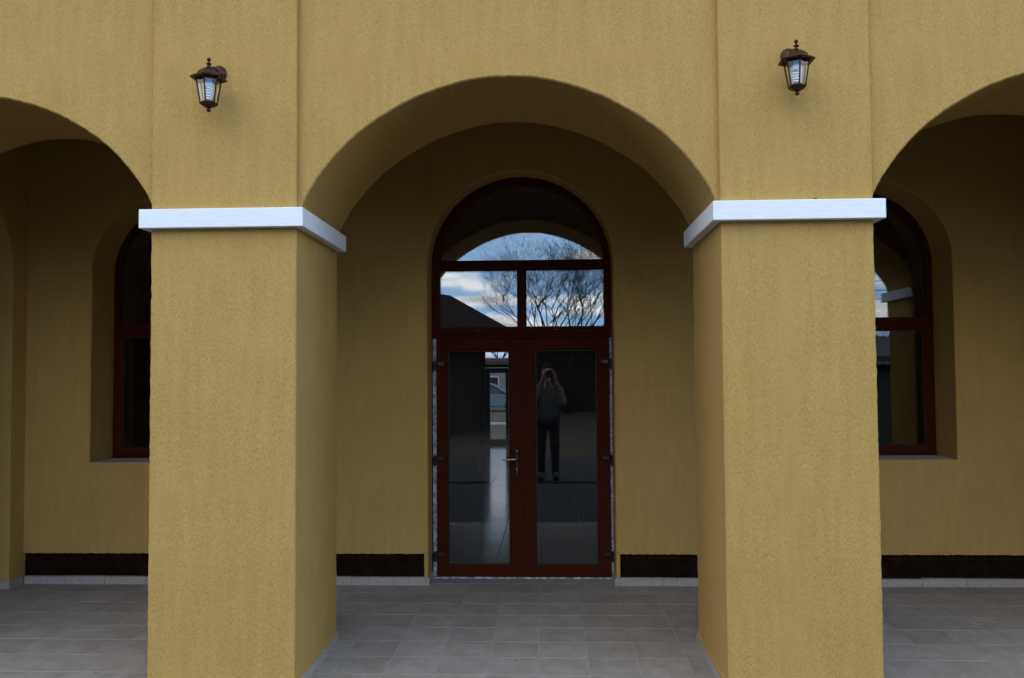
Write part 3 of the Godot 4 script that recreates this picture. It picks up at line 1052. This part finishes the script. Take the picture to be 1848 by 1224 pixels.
# ------------------------------------------------------------------ wall lanterns
func make_lantern(at: Vector3, label: String, turn: float) -> void:
	var l := group_node("wall_lantern", self, at)
	tag(l, label, "lantern", "wall lanterns over the pier bands")
	var c := Vector3(0, -0.248, 0.140)   # foot of the lantern body, out from the wall
	var t := Transform3D(Basis(Vector3.UP, turn), c)
	# round ribbed plate on the wall
	var st := tool()
	lathe(st, [[0.042, 0.0], [0.044, 0.006], [0.039, 0.011], [0.037, 0.016], [0.029, 0.021], [0.024, 0.027], [0.012, 0.032], [0.0001, 0.033]], 28, Transform3D(Basis(Vector3.RIGHT, PI / 2), Vector3.ZERO))
	put("wall_plate", st, M.bronze, l)
	st = tool()
	tube(st, PackedVector3Array([Vector3(0, 0.0, 0.02), Vector3(0, 0.006, 0.05), Vector3(0, 0.004, 0.085), Vector3(0, -0.008, 0.115), c + Vector3(0, 0.222, 0)]), PackedFloat32Array([0.012, 0.010, 0.009, 0.009, 0.011]), 10)
	put("arm", st, M.bronze, l)
	st = tool()
	lathe(st, [[0.056, 0.181], [0.092, 0.172], [0.095, 0.176], [0.072, 0.191], [0.062, 0.193], [0.060, 0.197], [0.053, 0.209], [0.040, 0.221], [0.024, 0.231], [0.012, 0.236], [0.0001, 0.237]], 6, t, true)
	put("roof", st, M.bronze, l)
	st = tool()
	lathe(st, [[0.013, 0.232], [0.008, 0.240], [0.007, 0.246], [0.013, 0.251], [0.014, 0.255], [0.007, 0.259], [0.005, 0.266], [0.0095, 0.272], [0.0105, 0.278], [0.007, 0.284], [0.0001, 0.286]], 16, t)
	put("finial", st, M.bronze, l)
	# tapering six-sided cage
	var r0 := 0.042
	var y0 := 0.046
	var r1 := 0.064
	var y1 := 0.180
	st = tool()
	for k in 6:
		var a := TAU * k / 6
		var d := Vector3(sin(a), 0, cos(a))
		var e := Vector3(sin(a + TAU / 6), 0, cos(a + TAU / 6))
		tube(st, PackedVector3Array([t * (d * r0 + Vector3(0, y0, 0)), t * (d * r1 + Vector3(0, y1, 0))]), PackedFloat32Array([0.0043, 0.0043]), 6)
		tube(st, PackedVector3Array([t * (d * r0 + Vector3(0, y0, 0)), t * (e * r0 + Vector3(0, y0, 0))]), PackedFloat32Array([0.0043, 0.0043]), 6)
		tube(st, PackedVector3Array([t * (d * r1 + Vector3(0, y1, 0)), t * (e * r1 + Vector3(0, y1, 0))]), PackedFloat32Array([0.004, 0.004]), 6)
	put("cage", st, M.bronze, l)
	for k in 6:
		var a := TAU * k / 6
		var d := Vector3(sin(a), 0, cos(a))
		var e := Vector3(sin(a + TAU / 6), 0, cos(a + TAU / 6))
		st = tool()
		var n := (t.basis * (d + e)).normalized()
		quad(st, t * (d * r0 + Vector3(0, y0, 0)), t * (e * r0 + Vector3(0, y0, 0)), t * (e * r1 + Vector3(0, y1, 0)), t * (d * r1 + Vector3(0, y1, 0)), n)
		put("pane", st, M.glass, l)
	st = tool()
	lathe(st, [[0.0001, 0.050], [0.043, 0.049], [0.048, 0.046], [0.046, 0.040], [0.028, 0.028], [0.012, 0.022], [0.007, 0.018]], 6, t, true)
	lathe(st, [[0.007, 0.019], [0.011, 0.013], [0.012, 0.008], [0.007, 0.002], [0.0001, 0.0]], 14, t)
	put("base", st, M.bronze, l)
	# spiral energy-saving bulb hanging from the top
	st = tool()
	lathe(st, [[0.014, 0.172], [0.015, 0.160], [0.026, 0.150], [0.027, 0.128], [0.022, 0.123], [0.0001, 0.122]], 20, t)
	var bulb := put("bulb", st, M.bulb_cap, l)
	st = tool()
	var pts := PackedVector3Array()
	var rad := PackedFloat32Array()
	for k in 97:
		var q := k / 96.0
		var a := q * TAU * 4.2
		pts.append(t * Vector3(sin(a) * (0.0225 - 0.006 * q * q), 0.121 - 0.056 * q, cos(a) * (0.0225 - 0.006 * q * q)))
		rad.append(0.0056)
	tube(st, pts, rad, 8)
	put("coil", st, M.bulb, bulb)


# ------------------------------------------------------------------ what the glass mirrors or shows, and added houses that shade the portico
func grow(st: SurfaceTool, at: Vector3, dir: Vector3, length: float, radius: float, level: int, r: RandomNumberGenerator) -> void:
	var pts := PackedVector3Array([at])
	var rad := PackedFloat32Array([radius])
	var p := at
	var d := dir
	var steps := 4 if level > 2 else 3
	for i in steps:
		d = (d + Vector3(r.randf_range(-1, 1), r.randf_range(-0.5, 0.9), r.randf_range(-1, 1)) * 0.16).normalized()
		p += d * length / steps
		pts.append(p)
		rad.append(radius * lerpf(1.0, 0.62, float(i + 1) / steps))
	tube(st, pts, rad, 6 if level > 3 else (4 if level > 1 else 3))
	if level == 0:
		return
	var shoots := r.randi_range(2, 3) if level > 2 else 3
	for k in shoots:
		var spread := Vector3(r.randf_range(-1, 1), r.randf_range(-0.25, 0.75), r.randf_range(-1, 1)).normalized()
		var nd := (d * 1.0 + spread * 0.95).normalized()
		var from := pts[r.randi_range(1, steps)] if k else p
		grow(st, from, nd, length * r.randf_range(0.58, 0.82), maxf(radius * r.randf_range(0.45, 0.65), 0.004), level - 1, r)


func bare_tree(at: Vector3, height: float, the_seed: int, label: String, stems: int) -> void:
	var r := RandomNumberGenerator.new()
	r.seed = the_seed
	var t := group_node("bare_tree", self, at)
	tag(t, label, "tree", "bare trees mirrored in the door glass")
	var st := tool()
	var crown := tool()
	for s in stems:
		var a := TAU * s / stems + r.randf()
		var lean := Vector3(sin(a), 0, cos(a)) * (0.10 if stems == 1 else 0.30)
		var top := lean * height * 0.34 + Vector3(0, height * 0.34, 0)
		tube(st, PackedVector3Array([lean * 0.2 + Vector3(0, -0.1, 0), lean * height * 0.15 + Vector3(0, height * 0.17, 0), top]), PackedFloat32Array([height * 0.011, height * 0.0075, height * 0.0055]), 8)
		for k in 3:
			grow(crown, top, (Vector3.UP * 1.0 + lean * 1.6 + Vector3(r.randf_range(-1, 1), 0, r.randf_range(-1, 1)) * 0.8).normalized(), height * 0.22, height * 0.0046, 6, r)
	put("trunk", st, M.bark, t)
	put("branches", crown, M.bark, t)


func gable_house(called: String, at: Vector3, turn: float, size: Vector3, roof_h: float, wall: Material, roof: Material, over: float) -> Node3D:
	# size: width along x, wall height, depth along z; the ridge runs along z
	var h := group_node(called, self, at)
	h.rotation.y = turn
	var w := size.x / 2
	var d := size.z / 2
	var st := tool()
	for s in [-1.0, 1.0]:
		quad(st, Vector3(s * w, 0, -d), Vector3(s * w, 0, d), Vector3(s * w, size.y, d), Vector3(s * w, size.y, -d), Vector3(s, 0, 0))
		quad(st, Vector3(-w, 0, s * d), Vector3(w, 0, s * d), Vector3(w, size.y, s * d), Vector3(-w, size.y, s * d), Vector3(0, 0, s))
		tri(st, Vector3(-w, size.y, s * d), Vector3(w, size.y, s * d), Vector3(0, size.y + roof_h, s * d), Vector3(0, 0, s), Vector3(0, 0, s), Vector3(0, 0, s))
	put("wall", st, wall, h)
	st = tool()
	var k := roof_h / w
	for s in [-1.0, 1.0]:
		var e := Vector3(s * (w + over), size.y - k * over, 0)
		var r := Vector3(0, size.y + roof_h, 0)
		var n := Vector3(s * k, 1, 0).normalized()
		var z := Vector3(0, 0, d + over)
		quad(st, e - z, e + z, r + z, r - z, -n)
		quad(st, e - z + n * 0.09, e + z + n * 0.09, r + z + n * 0.09, r - z + n * 0.09, n)
		quad(st, e - z, e + z, e + z + n * 0.09, e - z + n * 0.09, Vector3(s, 0, 0))
		for q in [-1.0, 1.0]:
			quad(st, e + z * q, r + z * q, r + z * q + n * 0.09, e + z * q + n * 0.09, Vector3(0, 0, q))
	put("roof", st, roof, h)
	for s in [-1.0, 1.0]:
		st = tool()
		tube(st, PackedVector3Array([Vector3(s * (w + over + 0.05), size.y - k * over, -d - over), Vector3(s * (w + over + 0.05), size.y - k * over, d + over)]), PackedFloat32Array([0.06, 0.06]), 8)
		put("gutter", st, M.asbestos, h)
	return h


func house_window(parent: Node, at: Vector3, w: float, h: float) -> void:
	var st := tool()
	mitred_frame(st, at.x - w / 2, at.y, at.x + w / 2, at.y + h, 0.07, 0.07, 0.07, 0.07, at.z + 0.06, at.z - 0.02)
	var f := put("window", st, M.white_paint, parent)
	st = tool()
	quad(st, Vector3(at.x - w / 2 + 0.07, at.y + 0.07, at.z + 0.02), Vector3(at.x + w / 2 - 0.07, at.y + 0.07, at.z + 0.02), Vector3(at.x + w / 2 - 0.07, at.y + h - 0.07, at.z + 0.02), Vector3(at.x - w / 2 + 0.07, at.y + h - 0.07, at.z + 0.02), Vector3.BACK)
	put("pane", st, M.dark_glass, f)


func house_door(parent: Node, at: Vector3) -> void:
	var st := tool()
	box(st, at + Vector3(-0.9, 0.0, -0.05), at + Vector3(0.9, 2.2, 0.0), 0.01)
	put("door", st, M.wood_pole, parent)


func corrugated_shed() -> void:
	var h := group_node("shed", self, Vector3(9.6, -0.22, 15.5))
	tag(h, "low shed with a grey corrugated roof mirrored in the window beside the pier", "shed")
	var st := tool()
	box(st, Vector3(-2.6, 0, -1.5), Vector3(2.6, 2.25, 3.0), 0.0)
	put("wall", st, M.house_wall, h)
	st = tool()
	var n := 132
	for i in n:
		var xa := -2.9 + 5.8 * i / n
		var xb := -2.9 + 5.8 * (i + 1) / n
		var ya := 0.028 * sin(xa * TAU / 0.177)
		var yb := 0.028 * sin(xb * TAU / 0.177)
		var na := Vector3(-0.028 * TAU / 0.177 * cos(xa * TAU / 0.177), 1, -0.25).normalized()
		var nb := Vector3(-0.028 * TAU / 0.177 * cos(xb * TAU / 0.177), 1, -0.25).normalized()
		quad_smooth(st, Vector3(xa, 2.05 + ya, -1.8), Vector3(xb, 2.05 + yb, -1.8), Vector3(xb, 2.86 + yb, 1.4), Vector3(xa, 2.86 + ya, 1.4), na, nb, nb, na)
		quad_smooth(st, Vector3(xa, 2.86 + ya, 1.4), Vector3(xb, 2.86 + yb, 1.4), Vector3(xb, 2.2 + yb, 3.3), Vector3(xa, 2.2 + ya, 3.3), na, nb, nb, na)
	put("roof", st, M.asbestos, h)


func make_car(at: Vector3, turn: float) -> void:
	var c := group_node("parked_car", self, at)
	c.rotation.y = turn
	tag(c, "grey-blue car parked outside the far back door", "car")
	# side outline, nose towards +x, swept across the width with a narrower cabin
	var low := [Vector2(-2.05, 0.32), Vector2(-2.12, 0.55), Vector2(-2.05, 0.86), Vector2(-1.35, 0.93), Vector2(-0.6, 0.92), Vector2(0.75, 0.90), Vector2(1.55, 0.80), Vector2(2.0, 0.66), Vector2(2.1, 0.48), Vector2(2.0, 0.30)]
	var st := tool()
	for i in range(1, low.size()):
		var a: Vector2 = low[i - 1]
		var b: Vector2 = low[i]
		var n := Vector3(-(b.y - a.y), b.x - a.x, 0).normalized()
		quad(st, Vector3(a.x, a.y, -0.82), Vector3(b.x, b.y, -0.82), Vector3(b.x, b.y, 0.82), Vector3(a.x, a.y, 0.82), n)
		for s in [-1.0, 1.0]:
			quad(st, Vector3(a.x, a.y, s * 0.82), Vector3(b.x, b.y, s * 0.82), Vector3(b.x, 0.30, s * 0.84), Vector3(a.x, 0.30, s * 0.84), Vector3(0, 0, s))
	box(st, Vector3(-2.0, 0.22, -0.80), Vector3(1.98, 0.32, 0.80), 0.02)
	var roof := [Vector2(-1.30, 0.92), Vector2(-0.80, 1.36), Vector2(-0.45, 1.43), Vector2(0.15, 1.42), Vector2(0.35, 1.36), Vector2(1.05, 0.90)]
	for i in range(2, 5):
		var a: Vector2 = roof[i - 1]
		var b: Vector2 = roof[i]
		quad(st, Vector3(a.x, a.y, -0.60), Vector3(b.x, b.y, -0.60), Vector3(b.x, b.y, 0.60), Vector3(a.x, a.y, 0.60), Vector3(-(b.y - a.y), b.x - a.x, 0).normalized())
	for s in [-1.0, 1.0]:
		for p in [[Vector2(-1.30, 0.92), Vector2(-0.80, 1.36)], [Vector2(0.35, 1.36), Vector2(1.05, 0.90)], [Vector2(-0.25, 0.92), Vector2(-0.25, 1.42)]]:
			tube(st, PackedVector3Array([Vector3(p[0].x, p[0].y, s * 0.78), Vector3(p[1].x, p[1].y, s * 0.61)]), PackedFloat32Array([0.04, 0.035]), 6)
	put("body", st, M.car_paint, c)
	for i in [1, 5]:
		st = tool()
		var a: Vector2 = roof[i - 1]
		var b: Vector2 = roof[i]
		quad(st, Vector3(a.x, a.y, -0.72 if i == 1 else -0.6), Vector3(b.x, b.y, -0.6 if i == 1 else -0.72), Vector3(b.x, b.y, 0.6 if i == 1 else 0.72), Vector3(a.x, a.y, 0.72 if i == 1 else 0.6), Vector3(-(b.y - a.y), b.x - a.x, 0).normalized())
		put("windscreen", st, M.dark_glass, c)
	for s in [-1.0, 1.0]:
		st = tool()
		for i in range(1, roof.size()):
			var a: Vector2 = roof[i - 1]
			var b: Vector2 = roof[i]
			quad(st, Vector3(a.x, 0.92, s * 0.76), Vector3(b.x, 0.92, s * 0.76), Vector3(b.x, b.y, s * 0.60), Vector3(a.x, a.y, s * 0.60), Vector3(0, 0.2, s).normalized())
		put("side_window", st, M.dark_glass, c)
		for x in [-1.28, 1.30]:
			st = tool()
			lathe(st, [[0.0001, 0.10], [0.20, 0.10], [0.30, 0.09], [0.315, 0.0], [0.30, -0.09], [0.0001, -0.1]], 20, Transform3D(Basis(Vector3.RIGHT, PI / 2), Vector3(x, 0.315, s * 0.76)))
			var w := put("wheel", st, M.rubber, c)
			st = tool()
			lathe(st, [[0.0001, 0.03], [0.06, 0.03], [0.18, 0.01], [0.20, 0.0]], 16, Transform3D(Basis(Vector3.RIGHT, s * PI / 2), Vector3(x, 0.315, s * 0.862)))
			put("rim", st, M.steel, w)
		st = tool()
		box(st, Vector3(1.93, 0.60, s * 0.62 - 0.13), Vector3(2.06, 0.70, s * 0.62 + 0.13), 0.03)
		put("headlight", st, M.steel, c)


# a smooth union of tapered capsules, meshed as surface nets
func blob(st: SurfaceTool, bones: Array, cell: float, k: float) -> void:
	var lo := Vector3(1e9, 1e9, 1e9)
	var hi := -lo
	for b in bones:
		for e in 2:
			var r: float = b[2 + e] + cell * 2 + 0.01
			lo = lo.min(b[e] - Vector3(r, r, r))
			hi = hi.max(b[e] + Vector3(r, r, r))
	var n := Vector3i(((hi - lo) / cell).ceil()) + Vector3i.ONE
	var field := PackedFloat32Array()
	field.resize(n.x * n.y * n.z)
	var i := 0
	for z in n.z:
		for y in n.y:
			for x in n.x:
				var p := lo + Vector3(x, y, z) * cell
				var d := 1e9
				for b in bones:
					var a: Vector3 = b[0]
					var ab: Vector3 = b[1] - a
					var t := clampf((p - a).dot(ab) / maxf(ab.length_squared(), 1e-9), 0.0, 1.0)
					var e: float = (p - a - ab * t).length() - lerpf(b[2], b[3], t)
					if e < d + k:
						var h := clampf(0.5 + 0.5 * (d - e) / k, 0.0, 1.0)
						d = lerpf(d, e, h) - k * h * (1.0 - h)
				field[i] = d
				i += 1
	var at := {}
	var step := [1, n.x, n.x * n.y]
	for z in n.z - 1:
		for y in n.y - 1:
			for x in n.x - 1:
				var o: int = x + y * n.x + z * n.x * n.y
				var inside := 0
				for c in 8:
					if field[o + (c & 1) + ((c >> 1) & 1) * step[1] + (c >> 2) * step[2]] < 0.0:
						inside += 1
				if inside == 0 or inside == 8:
					continue
				var sum := Vector3.ZERO
				var count := 0
				for c in 8:
					for axis in 3:
						if c >> axis & 1:
							continue
						var c2: int = c | (1 << axis)
						var va := field[o + (c & 1) + ((c >> 1) & 1) * step[1] + (c >> 2) * step[2]]
						var vb := field[o + (c2 & 1) + ((c2 >> 1) & 1) * step[1] + (c2 >> 2) * step[2]]
						if (va < 0.0) != (vb < 0.0):
							var q := Vector3(c & 1, c >> 1 & 1, c >> 2)
							q[axis] += va / (va - vb)
							sum += q
							count += 1
				var g := Vector3(field[o + 1] - field[o], field[o + step[1]] - field[o], field[o + step[2]] - field[o])
				at[o] = [lo + (Vector3(x, y, z) + sum / count) * cell, g.normalized()]
	for o in at:
		for axis in 3:
			var va := field[o]
			var vb := field[o + step[axis]]
			if (va < 0.0) == (vb < 0.0):
				continue
			var s1: int = step[(axis + 1) % 3]
			var s2: int = step[(axis + 2) % 3]
			if at.has(o - s1) and at.has(o - s2) and at.has(o - s1 - s2):
				var a: Array = at[o]
				var b: Array = at[o - s1]
				var c: Array = at[o - s1 - s2]
				var d: Array = at[o - s2]
				quad_smooth(st, a[0], b[0], c[0], d[0], a[1], b[1], c[1], d[1])


func make_person() -> void:
	# the one who takes the picture: stands behind the lens, facing the door, seen only in the glass
	var o := Vector3(0.0, -0.10, 7.14)
	var p := group_node("person", self, o)
	tag(p, "person in pale shirt and dark trousers mirrored in the door glass, holding a camera up", "person")
	var body := [
		[Vector3(0, 0.98, 0.02), Vector3(0, 1.15, 0.01), 0.135, 0.125], [Vector3(-0.05, 1.15, 0.01), Vector3(-0.07, 1.38, 0.0), 0.115, 0.12], [Vector3(0.05, 1.15, 0.01), Vector3(0.07, 1.38, 0.0), 0.115, 0.12],
		[Vector3(-0.16, 1.47, 0.0), Vector3(0.16, 1.47, 0.0), 0.075, 0.075], [Vector3(0, 1.46, 0.0), Vector3(0, 1.64, -0.02), 0.062, 0.055],
	]
	var shirt := body.slice(0, 4)
	var legs := []
	for s in [-1.0, 1.0]:
		var shoulder := Vector3(s * 0.185, 1.47, 0.0)
		var elbow := Vector3(s * 0.235, 1.27, -0.13)
		var wrist := Vector3(s * 0.10 + 0.02, 1.665, -0.175)
		body.append([shoulder, elbow, 0.055, 0.043])
		body.append([elbow, wrist, 0.042, 0.028])
		shirt.append([shoulder, elbow, 0.064, 0.054])
		shirt.append([elbow, elbow.lerp(wrist, 0.75), 0.052, 0.042])
		var hip := Vector3(s * 0.10, 0.96, 0.02)
		var knee := Vector3(s * 0.115, 0.52, 0.0)
		var ankle := Vector3(s * 0.12, 0.09, 0.03)
		body.append([hip, knee, 0.085, 0.056])
		body.append([knee, ankle, 0.054, 0.038])
		body.append([ankle, Vector3(s * 0.135, 0.045, -0.13), 0.045, 0.036])
		legs.append([hip, knee, 0.100, 0.074])
		legs.append([knee, ankle, 0.072, 0.062])
	# head, turned to the viewfinder
	var head := [
		[Vector3(0, 1.80, 0.0), Vector3(0, 1.83, 0.03), 0.088, 0.092], [Vector3(0, 1.71, -0.035), Vector3(0, 1.78, -0.02), 0.050, 0.072], [Vector3(0, 1.745, -0.095), Vector3(0, 1.775, -0.085), 0.014, 0.009],
		[Vector3(-0.088, 1.745, 0.01), Vector3(-0.090, 1.785, 0.016), 0.012, 0.016], [Vector3(0.088, 1.745, 0.01), Vector3(0.090, 1.785, 0.016), 0.012, 0.016], [Vector3(-0.02, 1.708, -0.082), Vector3(0.02, 1.708, -0.082), 0.008, 0.008],
	]
	var st := tool()
	blob(st, body, 0.022, 0.05)
	blob(st, head, 0.010, 0.02)
	# hands: palm, four fingers and a thumb round the camera
	for s in [-1.0, 1.0]:
		var w := Vector3(s * 0.10 + 0.02, 1.665, -0.175)
		var palm := Vector3(s * 0.092 + 0.024, 1.735, -0.185)
		var bones := [[w, palm, 0.026, 0.030]]
		for f in 4:
			var y := 1.705 + f * 0.021
			var long: float = [0.8, 0.95, 1.0, 0.92][f]
			var k0 := Vector3(s * 0.094 + 0.026, y, -0.205)
			var k1 := Vector3(s * 0.085 + 0.028, y + 0.004, -0.205 - 0.034 * long)
			var k2 := Vector3(s * 0.062 + 0.029, y + 0.004, -0.222 - 0.030 * long)
			bones.append([palm, k0, 0.014, 0.010])
			bones.append([k0, k1, 0.0095, 0.009])
			bones.append([k1, k2, 0.0085, 0.0075])
		bones.append([w.lerp(palm, 0.4), Vector3(s * 0.080 + 0.026, 1.715, -0.150), 0.014, 0.011])
		bones.append([Vector3(s * 0.080 + 0.026, 1.715, -0.150), Vector3(s * 0.055 + 0.028, 1.735, -0.142), 0.011, 0.009])
		blob(st, bones, 0.005, 0.008)
	put("body", st, M.skin, p)
	st = tool()
	blob(st, [[Vector3(0, 1.845, 0.012), Vector3(0, 1.84, 0.045), 0.090, 0.090], [Vector3(0, 1.77, 0.06), Vector3(0, 1.80, 0.05), 0.062, 0.075]], 0.012, 0.03)
	put("hair", st, M.hair, p)
	st = tool()
	var wide := []
	for b in shirt:
		wide.append([b[0], b[1], b[2] + 0.014, b[3] + 0.014])
	blob(st, wide, 0.022, 0.05)
	put("shirt", st, M.shirt, p)
	st = tool()
	legs.append([Vector3(-0.04, 0.98, 0.02), Vector3(0.04, 0.98, 0.02), 0.150, 0.150])
	blob(st, legs, 0.022, 0.04)
	put("trousers", st, M.trousers, p)
	for s in [-1.0, 1.0]:
		st = tool()
		blob(st, [[Vector3(s * 0.12, 0.06, 0.045), Vector3(s * 0.138, 0.045, -0.15), 0.056, 0.046]], 0.014, 0.02)
		put("shoe", st, M.black, p)

	var c := group_node("photo_camera", self, o + Vector3(0.03, 1.75, -0.21))
	tag(c, "black camera held up in both hands of the mirrored person", "camera")
	st = tool()
	box(st, Vector3(-0.065, -0.045, -0.02), Vector3(0.065, 0.042, 0.045), 0.010)
	box(st, Vector3(-0.028, 0.042, -0.015), Vector3(0.028, 0.066, 0.04), 0.010)
	put("camera_body", st, M.black, c)
	st = tool()
	lathe(st, [[0.034, 0.0], [0.034, 0.022], [0.030, 0.026], [0.0001, 0.024]], 20, Transform3D(Basis(Vector3.RIGHT, -PI / 2), Vector3(0, 0, -0.018)))
	put("lens", st, M.dark_glass, c)


func make_surroundings() -> void:
	# in front, behind the viewer
	bare_tree(Vector3(0.25, -0.22, 29.0), 8.4, 3, "bare many-stemmed tree mirrored between the two upper door panes", 4)
	bare_tree(Vector3(0.8, -0.22, 33.0), 9.6, 21, "tallest bare tree, mirrored up into the arched fanlight", 2)
	var h := gable_house("neighbour_house", Vector3(-5.9, -0.22, 22.0), 0.42, Vector3(7.2, 3.0, 9.0), 1.9, M.house_wall, M.roof_dark, 0.45)
	tag(h, "dark gabled house across the yard, mirrored beside the bare trees", "house")
	house_window(h, Vector3(0, 1.0, -4.52), 1.2, 1.2)
	var tall := gable_house("added_shade_house", Vector3(-19.0, -0.22, 15.0), -0.5, Vector3(9.0, 5.6, 11.0), 2.6, M.house_wall, M.roof_dark, 0.5)  # added out of view to cut slanting horizon light into the left bay
	tag(tall, "added two-storey gabled house that keeps low side light off the portico, beyond the neighbour house", "house")
	house_window(tall, Vector3(0, 1.0, 5.5), 1.3, 1.3)
	tall = gable_house("added_shade_house", Vector3(20.0, -0.22, 17.0), 0.6, Vector3(9.0, 5.8, 11.0), 2.6, M.house_wall, M.roof_dark, 0.5)  # its counterpart, added to dim the right bay
	tag(tall, "added two-storey gabled house that keeps low side light off the portico, beyond the corrugated shed", "house")
	house_window(tall, Vector3(0, 1.0, 5.5), 1.3, 1.3)
	for b in [[-17.5, 31.5, 24.0, 7.0, 9.0, "added long three-storey block screening low sky from the portico, behind the neighbour house"], [8.0, 30.5, 7.0, 7.0, 8.4, "added three-storey block screening low sky from the portico, between the bare trees and the corrugated shed"]]:  # unseen blocks, added to hold horizon light back from the portico
		var block := group_node("added_shade_block", self, Vector3(b[0], -0.22, b[1]))
		tag(block, b[5], "building")
		var bs := tool()
		box(bs, Vector3(-b[2] / 2, 0, -b[3] / 2), Vector3(b[2] / 2, b[4], b[3] / 2), 0.0)
		put("wall", bs, M.brick_wall, block)
		bs = tool()
		box(bs, Vector3(-b[2] / 2 - 0.3, b[4], -b[3] / 2 - 0.3), Vector3(b[2] / 2 + 0.3, b[4] + 0.3, b[3] / 2 + 0.3), 0.03)
		put("roof", bs, M.roof_dark, block)
		for fl in 3:
			var k := int(b[2] / 2.4)
			for q in k:
				var pane := tool()
				box(pane, Vector3(-0.55, 0.0, -0.03), Vector3(0.55, 1.3, 0.03), 0.01)
				put("window", pane, M.dark_glass, block).position = Vector3(-b[2] / 2 + 1.2 + q * 2.4, 1.0 + fl * 2.7, -b[3] / 2)
	corrugated_shed()
	for x in [4.6, 16.0]:
		var pole := group_node("utility_pole", self, Vector3(x, -0.22, 12.0 if x > 10 else 21.5))
		tag(pole, "wooden utility pole on the far side of the shed" if x > 10 else "wooden utility pole between the shed and the bare trees", "pole", "poles carrying the overhead wires")
		var st := tool()
		tube(st, PackedVector3Array([Vector3.ZERO, Vector3(0, 5.3, 0)]), PackedFloat32Array([0.13, 0.09]), 10)
		put("post", st, M.wood_pole, pole)
		st = tool()
		box(st, Vector3(-0.7, 4.75, -0.05), Vector3(0.7, 4.85, 0.05), 0.01)
		put("crossarm", st, M.wood_pole, pole)
	for k in 3:
		var st := tool()
		var a := Vector3(4.6, 4.65, 21.5) + Vector3((k - 1) * 0.5, 0, 0)
		var b := Vector3(16.0, 4.65, 12.0) + Vector3((k - 1) * 0.5, 0, 0)
		var pts := PackedVector3Array()
		var rad := PackedFloat32Array()
		for i in 21:
			var q := i / 20.0
			pts.append(a.lerp(b, q) - Vector3(0, 4.0 * q * (1 - q) * (0.45 + 0.25 * k), 0))
			rad.append(0.012)
		tube(st, pts, rad, 5)
		var wire := put("overhead_wire", st, M.black, self)
		tag(wire, ["taut", "slack", "most sagging"][k] + " black overhead wire between the two utility poles", "wire", "overhead wires")

	var barn := group_node("barn", self, Vector3(0.5, -0.22, 38.0))
	tag(barn, "long low dark barn closing the yard behind the bare trees", "barn")
	var bt := tool()
	box(bt, Vector3(-17.0, 0.0, -2.0), Vector3(16.0, 3.2, 4.0), 0.0)
	put("wall", bt, M.house_wall, barn)
	bt = tool()
	box(bt, Vector3(-17.4, 3.2, -2.5), Vector3(16.4, 3.45, 4.4), 0.02)
	put("roof", bt, M.roof_dark, barn)
	for x in [-9.0, -3.5, 2.0, 7.5]:
		house_door(barn, Vector3(x, 0.0, -2.0))

	# behind the building, seen through both doors
	var st := tool()
	box(st, Vector3(-9.0, -0.22, -25.4), Vector3(5.0, -0.14, -25.25), 0.01)
	tag(put("kerb", st, M.white_paint, self), "low white kerb across the ground beyond the back door", "kerb")
	var rear := group_node("rear_house", self, Vector3(-5.0, -0.22, -46.0))
	tag(rear, "flat-roofed house with a white-framed window seen through the far back door", "house")
	st = tool()
	box(st, Vector3(-9.0, 0.0, -6.0), Vector3(9.0, 2.6, 0.0), 0.0)
	put("wall", st, M.grey_wall, rear)
	st = tool()
	box(st, Vector3(-9.3, 2.6, -6.3), Vector3(9.3, 2.85, 0.3), 0.02)
	put("roof", st, M.brick_wall, rear)
	house_window(rear, Vector3(1.62, 0.85, 0.0), 0.72, 0.9)
	make_car(Vector3(-3.2, -0.22, -37.5), 0.0)
	bare_tree(Vector3(-3.6, -0.22, -58.0), 9.0, 31, "bare tree over the roof of the house behind", 2)


func _ready() -> void:
	rng.seed = 7
	wobble.seed = 4
	wobble.noise_type = FastNoiseLite.TYPE_SIMPLEX_SMOOTH
	wobble.frequency = 1.0
	make_view()
	make_materials()
	make_ground()
	make_building()
	make_grit()
	make_surroundings()
	make_person()
	make_lantern(Vector3(-1.724, 3.266, ZF), "bronze wall lantern high on the pier beside the door leaf that carries the handle", 0.0)
	make_lantern(Vector3(1.290, 3.291, ZF), "bronze wall lantern high on the pier beside the door leaf without a handle", 0.0)
